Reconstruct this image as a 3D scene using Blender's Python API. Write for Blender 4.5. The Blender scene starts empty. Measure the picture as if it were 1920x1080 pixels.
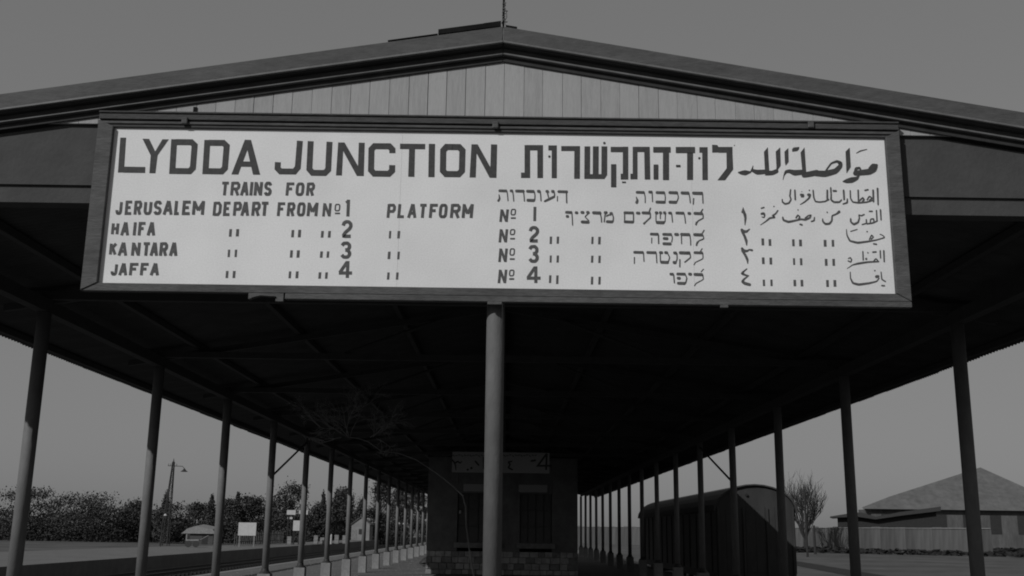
import bpy, bmesh, math, random
from mathutils import Vector, Matrix
R = math.radians
random.seed(7)
sc = bpy.context.scene
col = sc.collection

# ---------------------------------------------------------------- camera
CX, CH, FL = 0.0922, 1.7, 1964.5          # camera x, eye height, focal length in photo pixels
PITCH, ROLL, YAW = 0.2279, 0.0131, 0.0031
cd = bpy.data.cameras.new('camera'); cam = bpy.data.objects.new('camera', cd); col.objects.link(cam)
cd.sensor_width = 36; cd.lens = 36 * FL / 1920; cd.clip_end = 3000
fw = Vector((math.sin(YAW) * math.cos(PITCH), math.cos(YAW) * math.cos(PITCH), math.sin(PITCH)))
rt = Vector((math.cos(YAW), -math.sin(YAW), 0)); up = rt.cross(fw)
rt2 = rt * math.cos(ROLL) + up * math.sin(ROLL); up2 = up * math.cos(ROLL) - rt * math.sin(ROLL)
m3 = Matrix((rt2, up2, -fw)).transposed()
cam.matrix_world = Matrix.Translation((CX, 0, CH)) @ m3.to_4x4()
sc.camera = cam

# ---------------------------------------------------------------- sky and sun
ELEV, AZ = 31.5, 40.0                      # sun behind the camera's left shoulder
sun_to = Vector((-math.sin(R(AZ)) * math.cos(R(ELEV)), -math.cos(R(AZ)) * math.cos(R(ELEV)), math.sin(R(ELEV))))
w = bpy.data.worlds.new('World'); sc.world = w; w.use_nodes = True
nt = w.node_tree; nt.nodes.clear()
o_ = nt.nodes.new('ShaderNodeOutputWorld'); bg = nt.nodes.new('ShaderNodeBackground')
sk = nt.nodes.new('ShaderNodeTexSky'); sk.sky_type = 'NISHITA'; sk.sun_disc = False
sk.sun_elevation = R(ELEV); sk.sun_rotation = R(180 + AZ); sk.dust_density = 2.0
bw = nt.nodes.new('ShaderNodeRGBToBW')     # black-and-white film sees only tone
pw = nt.nodes.new('ShaderNodeMath'); pw.operation = 'POWER'; pw.inputs[1].default_value = 0.3
ml = nt.nodes.new('ShaderNodeMath'); ml.operation = 'MULTIPLY'; ml.inputs[1].default_value = 1.17
nt.links.new(sk.outputs[0], bw.inputs[0]); nt.links.new(bw.outputs[0], pw.inputs[0]); nt.links.new(pw.outputs[0], ml.inputs[0])
nt.links.new(ml.outputs[0], bg.inputs[0]); bg.inputs[1].default_value = 0.12
nt.links.new(bg.outputs[0], o_.inputs[0])
sd = bpy.data.lights.new('sun', 'SUN'); sd.energy = 2.55; sd.angle = R(0.6)
so = bpy.data.objects.new('sun', sd); col.objects.link(so)
so.rotation_euler = sun_to.to_track_quat('Z', 'Y').to_euler(); so.location = (-20, -20, 30)
sc.view_settings.view_transform = 'Standard'; sc.view_settings.look = 'None'
sc.view_settings.exposure = 0; sc.view_settings.gamma = 1; sc.view_settings.use_curve_mapping = False
sc.render.filter_size = 1.9
sc.cycles.pixel_filter_type = 'BLACKMAN_HARRIS'; sc.cycles.filter_width = 1.9

# ---------------------------------------------------------------- helpers
def mat(name, base, var=0.25, scale=6.0, rough=0.85, bump=0.0, bscale=40.0, stretch=(1, 1, 1), metal=0.0, spec=0.3,
        blot=0.0, blot_scale=1.2, joints=None):
    m = bpy.data.materials.new(name); m.use_nodes = True
    n = m.node_tree; b = n.nodes['Principled BSDF']
    tc = n.nodes.new('ShaderNodeTexCoord'); mp = n.nodes.new('ShaderNodeMapping'); mp.inputs['Scale'].default_value = stretch
    n.links.new(tc.outputs['Object'], mp.inputs[0])
    nz = n.nodes.new('ShaderNodeTexNoise'); nz.inputs['Scale'].default_value = scale; nz.inputs['Detail'].default_value = 8
    nz.inputs['Roughness'].default_value = 0.65
    n.links.new(mp.outputs[0], nz.inputs[0])
    rp = n.nodes.new('ShaderNodeValToRGB')
    lo, hi = base * (1 - var), base * (1 + var)
    rp.color_ramp.elements[0].position = 0.3; rp.color_ramp.elements[1].position = 0.7
    rp.color_ramp.elements[0].color = (lo, lo, lo, 1); rp.color_ramp.elements[1].color = (hi, hi, hi, 1)
    n.links.new(nz.outputs[0], rp.inputs[0])
    src = rp.outputs[0]
    if blot:
        n2 = n.nodes.new('ShaderNodeTexNoise'); n2.inputs['Scale'].default_value = blot_scale; n2.inputs['Detail'].default_value = 5
        n.links.new(mp.outputs[0], n2.inputs[0])
        r2 = n.nodes.new('ShaderNodeValToRGB'); r2.color_ramp.elements[0].position = 0.32; r2.color_ramp.elements[1].position = 0.6
        k = 1 - blot
        r2.color_ramp.elements[0].color = (k, k, k, 1); r2.color_ramp.elements[1].color = (1, 1, 1, 1)
        n.links.new(n2.outputs[0], r2.inputs[0])
        mx = n.nodes.new('ShaderNodeMix'); mx.data_type = 'RGBA'; mx.blend_type = 'MULTIPLY'; mx.inputs[0].default_value = 1
        n.links.new(src, mx.inputs[6]); n.links.new(r2.outputs[0], mx.inputs[7]); src = mx.outputs[2]
    n.links.new(src, b.inputs['Base Color'])
    b.inputs['Roughness'].default_value = rough; b.inputs['Metallic'].default_value = metal
    b.inputs['Specular IOR Level'].default_value = spec
    if bump:
        n3 = n.nodes.new('ShaderNodeTexNoise'); n3.inputs['Scale'].default_value = bscale; n3.inputs['Detail'].default_value = 4
        n.links.new(mp.outputs[0], n3.inputs[0])
        bp = n.nodes.new('ShaderNodeBump'); bp.inputs['Strength'].default_value = bump; bp.inputs['Distance'].default_value = 0.02
        n.links.new(n3.outputs[0], bp.inputs['Height']); n.links.new(bp.outputs[0], b.inputs['Normal'])
    return m

M = dict(
    sign_white=mat('enamel_white', 0.68, 0.10, 90, 0.6, blot=0.09, blot_scale=1.6),
    paint_black=mat('letter_paint', 0.055, 0.25, 30, 0.7, spec=0.2),
    paint_grey=mat('small_letter_paint', 0.085, 0.3, 40, 0.7, spec=0.2),
    frame=mat('frame_wood', 0.085, 0.3, 12, 0.8, 0.3, 30, (1, 6, 6), blot=0.3, blot_scale=2),
    frame_dark=mat('moulding_wood', 0.055, 0.3, 12, 0.8, 0.3, 30, (1, 6, 6)),
    barge=mat('barge_paint', 0.075, 0.22, 8, 0.75, 0.2, 25, (1, 4, 4), blot=0.2),
    barge_lip=mat('moulding_edge_paint', 0.12, 0.25, 9, 0.6),
    board=mat('gable_board_paint', 0.32, 0.08, 9, 0.8, 0.25, 30, (14, 4, 1.2), blot=0.08, blot_scale=3),
    board2=mat('gable_board_paint_pale', 0.335, 0.08, 9, 0.8, 0.25, 30, (14, 4, 1.2), blot=0.08, blot_scale=2),
    board3=mat('gable_board_paint_worn', 0.305, 0.1, 9, 0.8, 0.25, 30, (14, 4, 1.2), blot=0.12, blot_scale=3),
    post=mat('post_paint', 0.105, 0.15, 14, 0.75, 0.15, 60, (1, 1, 0.4), blot=0.15, blot_scale=3),
    post_row=mat('row_post_paint', 0.165, 0.15, 10, 0.75, 0.1, 60, (1, 1, 0.4), blot=0.15),
    pier=mat('pier_concrete', 0.22, 0.2, 9, 0.9, 0.3, 40, blot=0.2),
    sheet=mat('roof_iron', 0.062, 0.15, 3, 0.9, blot=0.2, blot_scale=2),
    timber=mat('dark_timber', 0.055, 0.15, 5, 0.85, 0.2, 30),  # darkened all over to deepen the shade under the canopy
    lead=mat('lead_flashing', 0.012, 0.3, 8, 0.95, spec=0.05),
    plat=mat('platform_dust', 0.125, 0.18, 3.5, 0.95, 0.4, 25, blot=0.2, blot_scale=0.6),
    plat_far=mat('far_platform_dust', 0.135, 0.15, 2, 0.95, 0.3, 15, blot=0.15, blot_scale=0.4),
    kerb=mat('platform_wall_stone', 0.06, 0.25, 3, 0.95),
    ground=mat('yard_earth', 0.09, 0.25, 0.5, 0.95, 0.3, 5, blot=0.4, blot_scale=0.12),
    ballast=mat('oily_ballast', 0.022, 0.5, 12, 0.95, 0.5, 20, blot=0.3),
    rail=mat('rail_steel', 0.06, 0.3, 20, 0.5, metal=0.6),
    stone=mat('kiosk_stone', 0.36, 0.2, 5, 0.9, 0.4, 30, blot=0.25, blot_scale=4),
    stone2=mat('kiosk_stone_dark', 0.2, 0.25, 5, 0.9, 0.4, 30, blot=0.25, blot_scale=4),
    plaster=mat('kiosk_plaster', 0.15, 0.2, 3, 0.9, 0.2, 20, blot=0.25),
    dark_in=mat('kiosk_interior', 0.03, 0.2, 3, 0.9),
    glass=mat('dusty_glass', 0.03, 0.3, 4, 0.25, spec=0.5),
    small_sign=mat('small_sign_board', 0.3, 0.1, 30, 0.6),
    wagon=mat('wagon_side_paint', 0.08, 0.25, 5, 0.7, 0.1, 20),
    wagon_end=mat('wagon_end_paint', 0.036, 0.2, 5, 0.7, 0.1, 20, (1, 1, 0.3), blot=0.2),
    wagon_roof=mat('wagon_roof_canvas', 0.045, 0.2, 5, 0.8),
    iron=mat('black_iron', 0.03, 0.3, 20, 0.6),
    fence=mat('fence_iron', 0.10, 0.25, 2, 0.85, 0, 40, (1, 1, 0.3), blot=0.3, blot_scale=0.4),
    fence2=mat('fence_iron_rusty', 0.075, 0.3, 2, 0.85, 0, 40, (1, 1, 0.3), blot=0.3, blot_scale=0.4),
    shed_roof=mat('shed_roof_iron', 0.12, 0.2, 1, 0.7, blot=0.2, blot_scale=0.3),
    shed_wall=mat('shed_wall', 0.06, 0.2, 1, 0.9),
    foliage=mat('leaves', 0.06, 0.3, 1.5, 0.8, spec=0.1),
    bark=mat('bark', 0.026, 0.3, 6, 0.9),
    twig=mat('dry_twigs', 0.26, 0.3, 6, 0.9),
    rope=mat('old_rope', 0.10, 0.5, 60, 0.9),
    bed=mat('bed_board_paint', 0.03, 0.3, 9, 0.85),
    white=mat('white_paint', 0.42, 0.12, 4, 0.7),
    offwhite=mat('weathered_white', 0.2, 0.25, 4, 0.8),
    hedge=mat('undergrowth_leaves', 0.04, 0.25, 0.4, 0.9, spec=0.05),
    scrub=mat('dry_scrub', 0.05, 0.4, 2, 0.95),
)

class MB:
    """collects faces and builds ONE mesh"""
    def __init__(s): s.v = []; s.f = []; s.smooth = False
    def box(s, x0, x1, y0, y1, z0, z1):
        n = len(s.v)
        s.v += [(x0, y0, z0), (x1, y0, z0), (x1, y1, z0), (x0, y1, z0), (x0, y0, z1), (x1, y0, z1), (x1, y1, z1), (x0, y1, z1)]
        s.f += [tuple(n + i for i in q) for q in ((3, 2, 1, 0), (4, 5, 6, 7), (0, 1, 5, 4), (1, 2, 6, 5), (2, 3, 7, 6), (3, 0, 4, 7))]
        return s
    def prism(s, prof, fn0, fn1):
        """profile points swept between two placing functions"""
        n = len(s.v); k = len(prof)
        s.v += [fn0(p) for p in prof] + [fn1(p) for p in prof]
        s.f += [(n + i, n + (i + 1) % k, n + k + (i + 1) % k, n + k + i) for i in range(k)]
        s.f += [tuple(n + i for i in reversed(range(k))), tuple(n + k + i for i in range(k))]
        return s
    def tube(s, pts, rad, seg=8, cap=True):
        pts = [Vector(p) for p in pts]
        if not isinstance(rad, (list, tuple)): rad = [rad] * len(pts)
        n0 = len(s.v)
        for i, p in enumerate(pts):
            a = pts[max(i - 1, 0)]; b = pts[min(i + 1, len(pts) - 1)]
            d = (b - a).normalized(); q = d.orthogonal().normalized() if abs(d.z) < 0.99 else Vector((1, 0, 0))
            if abs(d.z) < 0.99: q = d.cross(Vector((0, 0, 1))).normalized()
            t = d.cross(q)
            for k in range(seg):
                an = 2 * math.pi * k / seg
                s.v.append(tuple(p + (q * math.cos(an) + t * math.sin(an)) * rad[i]))
        for i in range(len(pts) - 1):
            for k in range(seg):
                a = n0 + i * seg + k; b = n0 + i * seg + (k + 1) % seg
                s.f.append((a, b, b + seg, a + seg))
        if cap:
            s.f.append(tuple(n0 + k for k in range(seg))); s.f.append(tuple(n0 + (len(pts) - 1) * seg + k for k in reversed(range(seg))))
        return s
    def poly(s, pts):
        n = len(s.v); s.v += [tuple(p) for p in pts]; s.f.append(tuple(range(n, n + len(pts)))); return s
    def mesh(s, name, m):
        me = bpy.data.meshes.new(name); me.from_pydata(s.v, [], s.f); me.materials.append(m)
        bm = bmesh.new(); bm.from_mesh(me); bmesh.ops.recalc_face_normals(bm, faces=bm.faces); bm.to_mesh(me); bm.free()
        if s.smooth:
            for p in me.polygons: p.use_smooth = True
        return me
    def build(s, name, m, parent=None, loc=(0, 0, 0), rot=(0, 0, 0)):
        return put(name, s.mesh(name, m), parent, loc, rot)

def put(name, me, parent=None, loc=(0, 0, 0), rot=(0, 0, 0)):
    o = bpy.data.objects.new(name, me); col.objects.link(o); o.location = loc; o.rotation_euler = rot
    if parent: o.parent = parent
    return o
def tag(o, label=None, cat=None, group=None, kind=None):
    if label: o['label'] = label
    if cat: o['category'] = cat
    if group: o['group'] = group
    if kind: o['kind'] = kind
    return o
def thing(name, label, cat, loc=(0, 0, 0), rz=0, group=None):
    o = bpy.data.objects.new(name, None); col.objects.link(o); o.location = loc; o.rotation_euler = (0, 0, rz)
    o.empty_display_size = 0.3
    return tag(o, label, cat, group)
def bevel(o, wd=0.006, seg=1):
    md = o.modifiers.new('bevel', 'BEVEL'); md.width = wd; md.segments = seg; md.limit_method = 'ANGLE'
    return o
def ray(x, y):
    """direction through a surveyed photo point, scaled to one metre of depth"""
    d = fw + rt2 * ((x - 960) / FL) + up2 * ((540 - y) / FL)
    return d / d.y
def at(x, y, Y):
    d = ray(x, y); return Vector((CX + d.x * Y, Y, CH + d.z * Y))
def atz(x, y, Z):
    d = ray(x, y); Y = (Z - CH) / d.z; return Vector((CX + d.x * Y, Y, Z))

# ---------------------------------------------------------------- ground, platforms, tracks
def structure(name, mb, m):
    return tag(mb.build(name, m), kind='structure')
TZ = -0.9
structure('ground', MB().poly([(-1500, -300, TZ), (1500, -300, TZ), (1500, 2200, TZ), (-1500, 2200, TZ)]), M['ground'])
PXL, PXR = -11.0, 7.5
structure('platform', MB().box(PXL + 0.35, PXR - 0.35, -12, 150, TZ - 0.05, 0), M['plat'])
for s_, nm in ((-1, 'platform_edge'), (1, 'platform_edge')):
    mb = MB(); x0, x1 = (PXL, PXL + 0.345) if s_ < 0 else (PXR - 0.345, PXR)
    k = 0
    y = -12.0
    while y < 150:
        L_ = 1.5; mb.box(x0, x1, y + 0.006, y + L_ - 0.006, TZ - 0.05, 0.004 + 0.003 * random.random()); y += L_
    structure(nm, mb, M['kerb'] if s_ > 0 else M['pier'])
# far platform on the left
mb = MB(); n = 60
mb.poly([(-20.6, 30, 0), (-20.6, 420, 0), (-25.2, 420, 0), (-25.2, 110, 0), (-31, 86, 0), (-33, 30, 0)])
mb.prism([(-20.6, TZ), (-20.6, -0.002), (-20.9, -0.002), (-20.9, TZ)], lambda p: (p[0], 30, p[1]), lambda p: (p[0], 420, p[1]))
structure('far_platform', mb, M['plat_far'])
# ballast beds
def strip(name, pts, m, z):
    return structure(name, MB().poly([(p[0], p[1], z) for p in pts]), m)
strip('track_bed', [(-20.9, -60), (PXL, -60), (PXL, 500), (-20.9, 500)], M['ballast'], TZ + 0.02)
strip('track_bed', [(PXR, -60), (12.2, -60), (12.2, 160), (PXR, 160)], M['ballast'], TZ + 0.02)
def railway(x, y0, y1, label, dx=0.0):
    t = thing('railway_track', label, 'railway track', (x, 0, TZ))
    L_ = y1 - y0
    for s_ in (-1, 1):
        mb = MB()
        mb.prism([(-0.06, 0.16), (0.06, 0.16), (0.012, 0.18), (0.012, 0.26), (0.035, 0.27), (0.035, 0.30), (-0.035, 0.30), (-0.035, 0.27), (-0.012, 0.26), (-0.012, 0.18)],
                 lambda p: (s_ * 0.745 + p[0], y0, p[1]), lambda p: (s_ * 0.745 + p[0] + dx, y1, p[1]))
        mb.build('rail', M['iron'], t)
    mb = MB(); y = y0
    while y < y1:
        f = (y - y0) / L_ * dx
        mb.box(-1.25 + f, 1.25 + f, y, y + 0.25, 0.04, 0.16); y += 0.75
    tag(mb.build('sleepers', M['ballast'], t), kind='stuff')
    return t
railway(-13.4, 0, 400, 'railway track along the left platform edge, nearer of the two')
railway(-18.2, 0, 400, 'railway track beside the far left platform wall')
railway(9.1, 0, 150, 'railway track under the dark covered wagon')
# oblique dark bed and siding on the right
a0 = atz(1480, 1050, TZ); a1 = atz(1480, 1058, TZ); b0 = atz(1600, 1070, TZ); b1 = atz(1600, 1082, TZ)
d_ = (b0 - a0).normalized()
strip('siding_bed', [tuple((a0 - d_ * 80)[:2]), tuple((b0 + d_ * 60)[:2]), tuple((b1 + d_ * 60)[:2]), tuple((a1 - d_ * 80)[:2])], M['ballast'], TZ + 0.02)
# rubble bank below the far fence
mb = MB()
for i in range(2600):
    u = random.random(); v_ = random.random()
    px, py = 1440 + 600 * u, 1030 + 4 * u + v_ * 9 * (0.6 + u)
    p = atz(px, py, TZ); s_ = 0.3 + 0.6 * random.random(); 
    c = [Vector((random.uniform(-1, 1), random.uniform(-1, 1), random.uniform(0, 1))) * s_ for _ in range(5)]
    q = [p + k for k in c]
    mb.poly(q[:3]); mb.poly([q[0], q[2], q[3]]); mb.poly([q[1], q[3], q[4]]); mb.poly([q[0], q[1], q[4]])
tag(mb.build('rubble', M['ballast']), 'dark rubble and scrub strewn below the far iron fence', 'rubble', kind='stuff')

strip('dark_strip', [(-9.35, -12), (-8.95, -12), (-8.95, 150), (-9.35, 150)], M['ballast'], 0.004)  # flat dark strip along the left side of the platform
mb = MB(); rg = random.Random(9)
for i in range(1800):
    y_ = 20 + 60 * rg.random(); x_ = rg.uniform(-10.5, -3.0); s_ = rg.uniform(.01, .03)
    c = [(x_ + s_ * math.cos(a), y_ + s_ * math.sin(a), 0.001) for a in (0, 1.3, 2.6, 3.9, 5.1)]; tp = (x_, y_, s_ * .9)
    for q in range(5): mb.poly([c[q], c[(q + 1) % 5], tp])
tag(mb.build('pebbles', M['pier']), 'loose pebbles scattered over the left side of the platform', 'pebbles', kind='stuff')
# ---------------------------------------------------------------- canopy
WP, WE, SL, RZ = 5.656, 7.2, 0.163, 5.50          # post row, eave, slope, underside of ridge
PY = [12.738 + 4.428 * i for i in range(-1, 16)]  # post rows along the platform
YF, YEND = 7.70, 82.0
canopy = thing('platform_canopy', 'long gabled iron platform canopy on two rows of round posts', 'canopy')
def rz_(x): return RZ - SL * abs(x)
# corrugated sheets: ten waves each, sharing one mesh per side
NW, PITCHW, AMP = 8, 0.098, 0.014
def sheet_mesh(s_):
    vs = []; fs = []; n = (NW + 1) * 6 + 1
    for j, x in enumerate((0.02, WE / 2, WE)):
        for i in range(n):
            y = i / 6 * PITCHW
            vs.append((s_ * x, y, RZ - SL * x + 0.012 + AMP * math.cos(2 * math.pi * i / 6)))
    for j in range(2):
        for i in range(n - 1):
            a = j * n + i; fs.append((a, a + 1, a + n + 1, a + n))
    me = bpy.data.meshes.new('roof_sheet'); me.from_pydata(vs, [], fs); me.materials.append(M['sheet'])
    for p in me.polygons: p.use_smooth = True
    return me
SW = NW * PITCHW
for s_ in (-1, 1):
    me = sheet_mesh(s_); y = YF; k = 0
    while y < YEND:
        o = put('roof_sheet', me, canopy, (0, y, 0.004 * (k % 2) + random.uniform(0, 0.003)))
        o.location.x = s_ * random.uniform(-0.012, 0.012)
        y += SW - 0.0; k += 1
# purlins along, ties and rafters across
for x in (-6.9, -5.05, -3.4, -1.7, 1.7, 3.4, 5.05, 6.9):
    z = rz_(x) - 0.006
    MB().box(x - 0.04, x + 0.04, YF + 0.12, YEND, z - 0.09, z - 0.004).build('purlin', M['timber'], canopy)
MB().box(-0.03, 0.03, YF + 0.18, YEND, RZ - 0.2, RZ - 0.03).build('ridge_beam', M['timber'], canopy)
for x in (-WP, WP):
    MB().box(x - 0.07, x + 0.07, 8.05, YEND - 3, 4.26, 4.42).build('wall_plate', M['timber'], canopy)
for yy in PY:
    MB().box(-WP - 0.25, WP + 0.25, yy - 0.05, yy + 0.05, 4.422, 4.52).build('tie_beam', M['timber'], canopy)
    for s_ in (-1, 1):
        mb = MB()
        mb.prism([(-0.04, 0), (0.04, 0), (0.04, -0.09), (-0.04, -0.09)],
                 lambda p: (s_ * 0.05, yy + 0.11 + p[0], RZ - 0.11 + p[1]), lambda p: (s_ * 6.2, yy + 0.11 + p[0], rz_(6.2) - 0.11 + p[1]))
        mb.build('rafter', M['timber'], canopy)
        mb = MB(); mb.tube([(s_ * 2.6, yy, 4.53), (s_ * 1.0, yy + 0.02, rz_(1.0) - 0.2)], 0.03, 6)
        mb.build('strut', M['timber'], canopy)
    MB().box(-0.05, 0.05, yy - 0.045, yy + 0.045, 4.522, RZ - 0.21).build('king_post', M['timber'], canopy)
# the posts
pm = MB(); pm.smooth = False
pm.tube([(0, 0, 0.70), (0, 0, 4.257)], 0.083, 20)
post_me = pm.mesh('post', M['post_row'])
for p in post_me.polygons: p.use_smooth = len(p.vertices) == 4
fm = MB().tube([(0, 0, 0.632), (0, 0, 0.65), (0, 0, 0.69), (0, 0, 0.75)], [0.15, 0.14, 0.10, 0.086], 16).mesh('post_foot', M['iron'])
mb = MB(); mb.box(-0.15, 0.15, -0.15, 0.15, -0.02, 0.63)
pier_me = mb.mesh('pier', M['pier'])
for yy in PY:
    for s_ in (-1, 1):
        p = put('post', post_me, canopy, (s_ * WP, yy, 0))
        p.rotation_euler = (R(random.uniform(-.15, .15)), R(random.uniform(-.15, .15)), 0)
        put('pier', pier_me, p, (0, 0, 0)); put('post_foot', fm, p)
# diagonal stays seen in one bay on each side
for s_ in (-1, 1):
    y0, y1 = PY[4 - 1], PY[4]
    y0 = PY[3 + (0)]; y0 = 12.738 + 4.428 * 3; y1 = y0 + 4.428
    mb = MB(); mb.tube([(s_ * WP, y0 + 0.08, 2.93), (s_ * WP, y1 - 0.1, 4.1)], 0.026, 8)
    mb.tube([(s_ * WP, y0 + 0.02, 2.90), (s_ * WP, y0 + 0.16, 2.93)], 0.05, 8)
    mb.build('stay', M['timber'], canopy)
# front middle post that carries the sign
SY = 7.90
mb = MB(); mb.tube([(0, 0, 0.5), (0, 0, 4.9)], 0.069, 32)
pme = mb.mesh('sign_post', M['post'])
for p in pme.polygons: p.use_smooth = len(p.vertices) == 4
PX = at(927.6, 800, SY).x
sp = put('front_post', pme, canopy, (PX, SY, 0)); sp.rotation_euler = (0, R(-0.12), 0)
MB().box(-0.2, 0.2, -0.2, 0.2, -0.02, 0.52).build('pier', M['pier'], sp)

# gable boards
GB = 7.81
joints = [946 + 36.0 * k for k in range(-26, 27)]
joints = [x + random.uniform(-1.2, 1.2) for x in joints]
for a, b in zip(joints[:-1], joints[1:]):
    gp_ = random.choice([0.0006, 0.0008, 0.0012, 0.0022]); xa, xb = at(a, 180, GB).x + gp_, at(b, 180, GB).x - gp_
    
    zt = 5.46; jit = random.uniform(0, 0.002)
    bz = 4.80
    ta, tb = zt - SL * abs(xa), zt - SL * abs(xb)
    if min(ta, tb) < bz + .02: continue
    mb = MB()
    if xa < 0 < xb: prof = [(xa, bz), (xb, bz), (xb, tb), (0, zt), (xa, ta)]
    else: prof = [(xa, bz), (xb, bz), (xb, tb), (xa, ta)]
    mb.prism(prof, lambda p: (p[0], GB + jit, p[1]), lambda p: (p[0], GB + 0.022 + jit, p[1]))
    bevel(mb.build('gable_board', random.choice([M['board'], M['board'], M['board2'], M['board3']]), canopy), 0.002)
MB().prism([(-6.5, 4.30), (6.5, 4.30), (0, 5.36)], lambda p: (p[0], GB + 0.032, p[1]), lambda p: (p[0], GB + 0.05, p[1])).build('gable_backing', M['timber'], canopy)
MB().box(-6.6, 6.6, GB + 0.055, GB + 0.2, 4.16, 4.34).build('gable_tie', M['timber'], canopy)
# barge: fascia, lip, soffit and recessed moulding, each side mitred at the ridge
def barge(name, y0, y1, t0, t1, m, xe=WE + 0.12, bev=0.003, split=True):
    for s_ in (-1, 1):
        mb = MB()
        mb.prism([(y0, t0), (y1, t0), (y1, t1), (y0, t1)],
                 lambda p: (s_ * 0.0015 + 0.02, p[0], p[1]), lambda p: (s_ * xe, p[0], p[1] - SL * xe))
        bevel(mb.build(name, m, canopy), bev)
barge('barge_fascia', YF, YF + 0.03, 5.515, 5.635, M['barge'])
barge('barge_lip', YF - 0.012, YF + 0.018, 5.492, 5.512, M['barge_lip'])
barge('barge_soffit', YF + 0.033, YF + 0.105, 5.49, 5.505, M['barge'])
barge('barge_moulding', YF + 0.088, YF + 0.10, 5.440, 5.487, M['barge'])
barge('bed_moulding', YF + 0.057, YF + 0.10, 5.421, 5.437, M['barge_lip'])
barge('bed_board', YF + 0.094, YF + 0.107, 5.374, 5.419, M['bed'])
MB().prism([(-0.25, -SL * .25), (0, 0), (0.25, -SL * .25), (0.25, -SL * .25 + .006), (0, .008), (-0.25, -SL * .25 + .006)], lambda p: (p[0], YF + 0.04, RZ + 0.03 + p[1]), lambda p: (p[0], YEND, RZ + 0.03 + p[1])).build('ridge_cap', M['sheet'], canopy)
# lapped flashing at the top left of the ridge
mb = MB()
mb.prism([(0, 0), (0.9, 0), (0.9, 0.042), (0, 0.042)], lambda p: (0.0, YF - 0.003 + p[0], 5.638 + p[1]), lambda p: (-0.50, YF - 0.003 + p[0], 5.640 + p[1] - SL * 0.50))
mb.build('ridge_flashing', M['lead'], canopy)
mb = MB()
mb.prism([(0, 0), (0.8, 0), (0.8, 0.012), (0, 0.012)], lambda p: (0.0, YF + p[0], 5.672 + p[1]), lambda p: (-0.14, YF + p[0], 5.672 + p[1] - SL * 0.14))
mb.prism([(0, 0), (0.8, 0), (0.8, 0.008), (0, 0.008)], lambda p: (-0.505, YF + p[0], 5.640 + p[1] - SL * 0.505), lambda p: (-0.9, YF + p[0], 5.640 + p[1] - SL * 0.9))
mb.prism([(0, 0), (0.8, 0), (0.8, 0.015), (0, 0.015)], lambda p: (0.04, YF + p[0], 5.640 + p[1] - SL * .04), lambda p: (0.13, YF + p[0], 5.640 + p[1] - SL * 0.13))
mb.build('ridge_flashing', M['lead'], canopy)

# slim staff with a knotted rope on the ridge
st = thing('flag_staff', 'thin wooden staff tied with rope on the gable peak', 'flag staff', (at(943.5, 50, YF).x, YF + 0.03, 5.6))
MB().tube([(0, 0, 0.04), (0.004, 0, 0.5), (0.0, 0, 1.5)], 0.009, 8).build('staff', M['lead'], st)
mb = MB(); pts = []
for k in range(26):
    z = 0.09 + k * 0.0065; a = k * 1.7
    pts.append((0.013 * math.cos(a) + 0.016 * (k % 5 == 0) + .003, 0.014 * math.sin(a), z))
mb.tube(pts, 0.0045, 5)
mb.tube([(0.006, -0.01, 0.22), (0.024, -0.012, 0.17), (0.028, -0.012, 0.13), (0.012, -0.014, 0.09), (0.022, -0.02, 0.04), (0.018, -0.03, 0.0)], 0.004, 5)
mb.tube([(0.004, -0.01, 0.26), (0.014, -0.012, 0.24), (0.006, -0.012, 0.2)], 0.004, 5)
mb.tube([(0, -0.01, 0.1), (-0.012, -0.012, 0.08), (-0.004, -0.035, 0.03), (-0.008, -0.04, -0.04), (-0.012, -0.04, -0.09)], 0.003, 5)
mb.build('rope', M['rope'], st)

# ---------------------------------------------------------------- station sign
SB = 7.780                                          # face of the white board
sign = thing('station_sign', 'large white framed station name board with black lettering in three scripts under the gable', 'sign', (0, SB, 3.38))
def loc(p): return (p[0], p[1] - SB, p[2] - 3.38)
XL, XR, ZB, ZT = -3.03, 3.04, 3.495, 4.757
XRb = XR
seams = [XL - .05, -0.762, 1.51, XR + .05]
for a, b in zip(seams[:-1], seams[1:]):
    MB().box(a + 0.0005, b - 0.0005, random.uniform(0, .0004), 0.03, ZB - 3.38 - .03, ZT - 3.38 + .03).build('board_sheet', M['sign_white'], sign)
MB().box(XL - .04, XR + .04, 0.031, 0.045, ZB - 3.38 - .02, ZT - 3.38 + .02).build('backing', M['timber'], sign)
f_ = []
def fr(name, x0, x1, y0, y1, z0, z1, m, bv=0.004):
    o = MB().box(x0, x1, y0 - SB, y1 - SB, z0 - 3.38, z1 - 3.38).build(name, m, sign); bevel(o, bv); return o
XO = 3.15
fr('top_moulding', -XO, XO, SB - 0.022, SB + 0.03, ZT, ZT + 0.022, M['frame_dark'])
fr('top_moulding', -XO, XO, SB - 0.034, SB + 0.03, ZT + 0.024, ZT + 0.046, M['frame'])
fr('top_moulding', -XO, XO, SB - 0.020, SB + 0.03, ZT + 0.049, ZT + 0.058, M['frame_dark'])
fr('top_moulding', -XO, XO, SB - 0.036, SB + 0.028, ZT + 0.061, ZT + 0.108, M['frame_dark'])
fr('top_moulding', -XO, XO, SB - 0.048, SB + 0.027, ZT + 0.110, ZT + 0.126, M['frame_dark'])
fr('bottom_rail', -XO, XO, SB - 0.030, SB + 0.03, ZB - 0.062, ZB, M['frame'])
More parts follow.
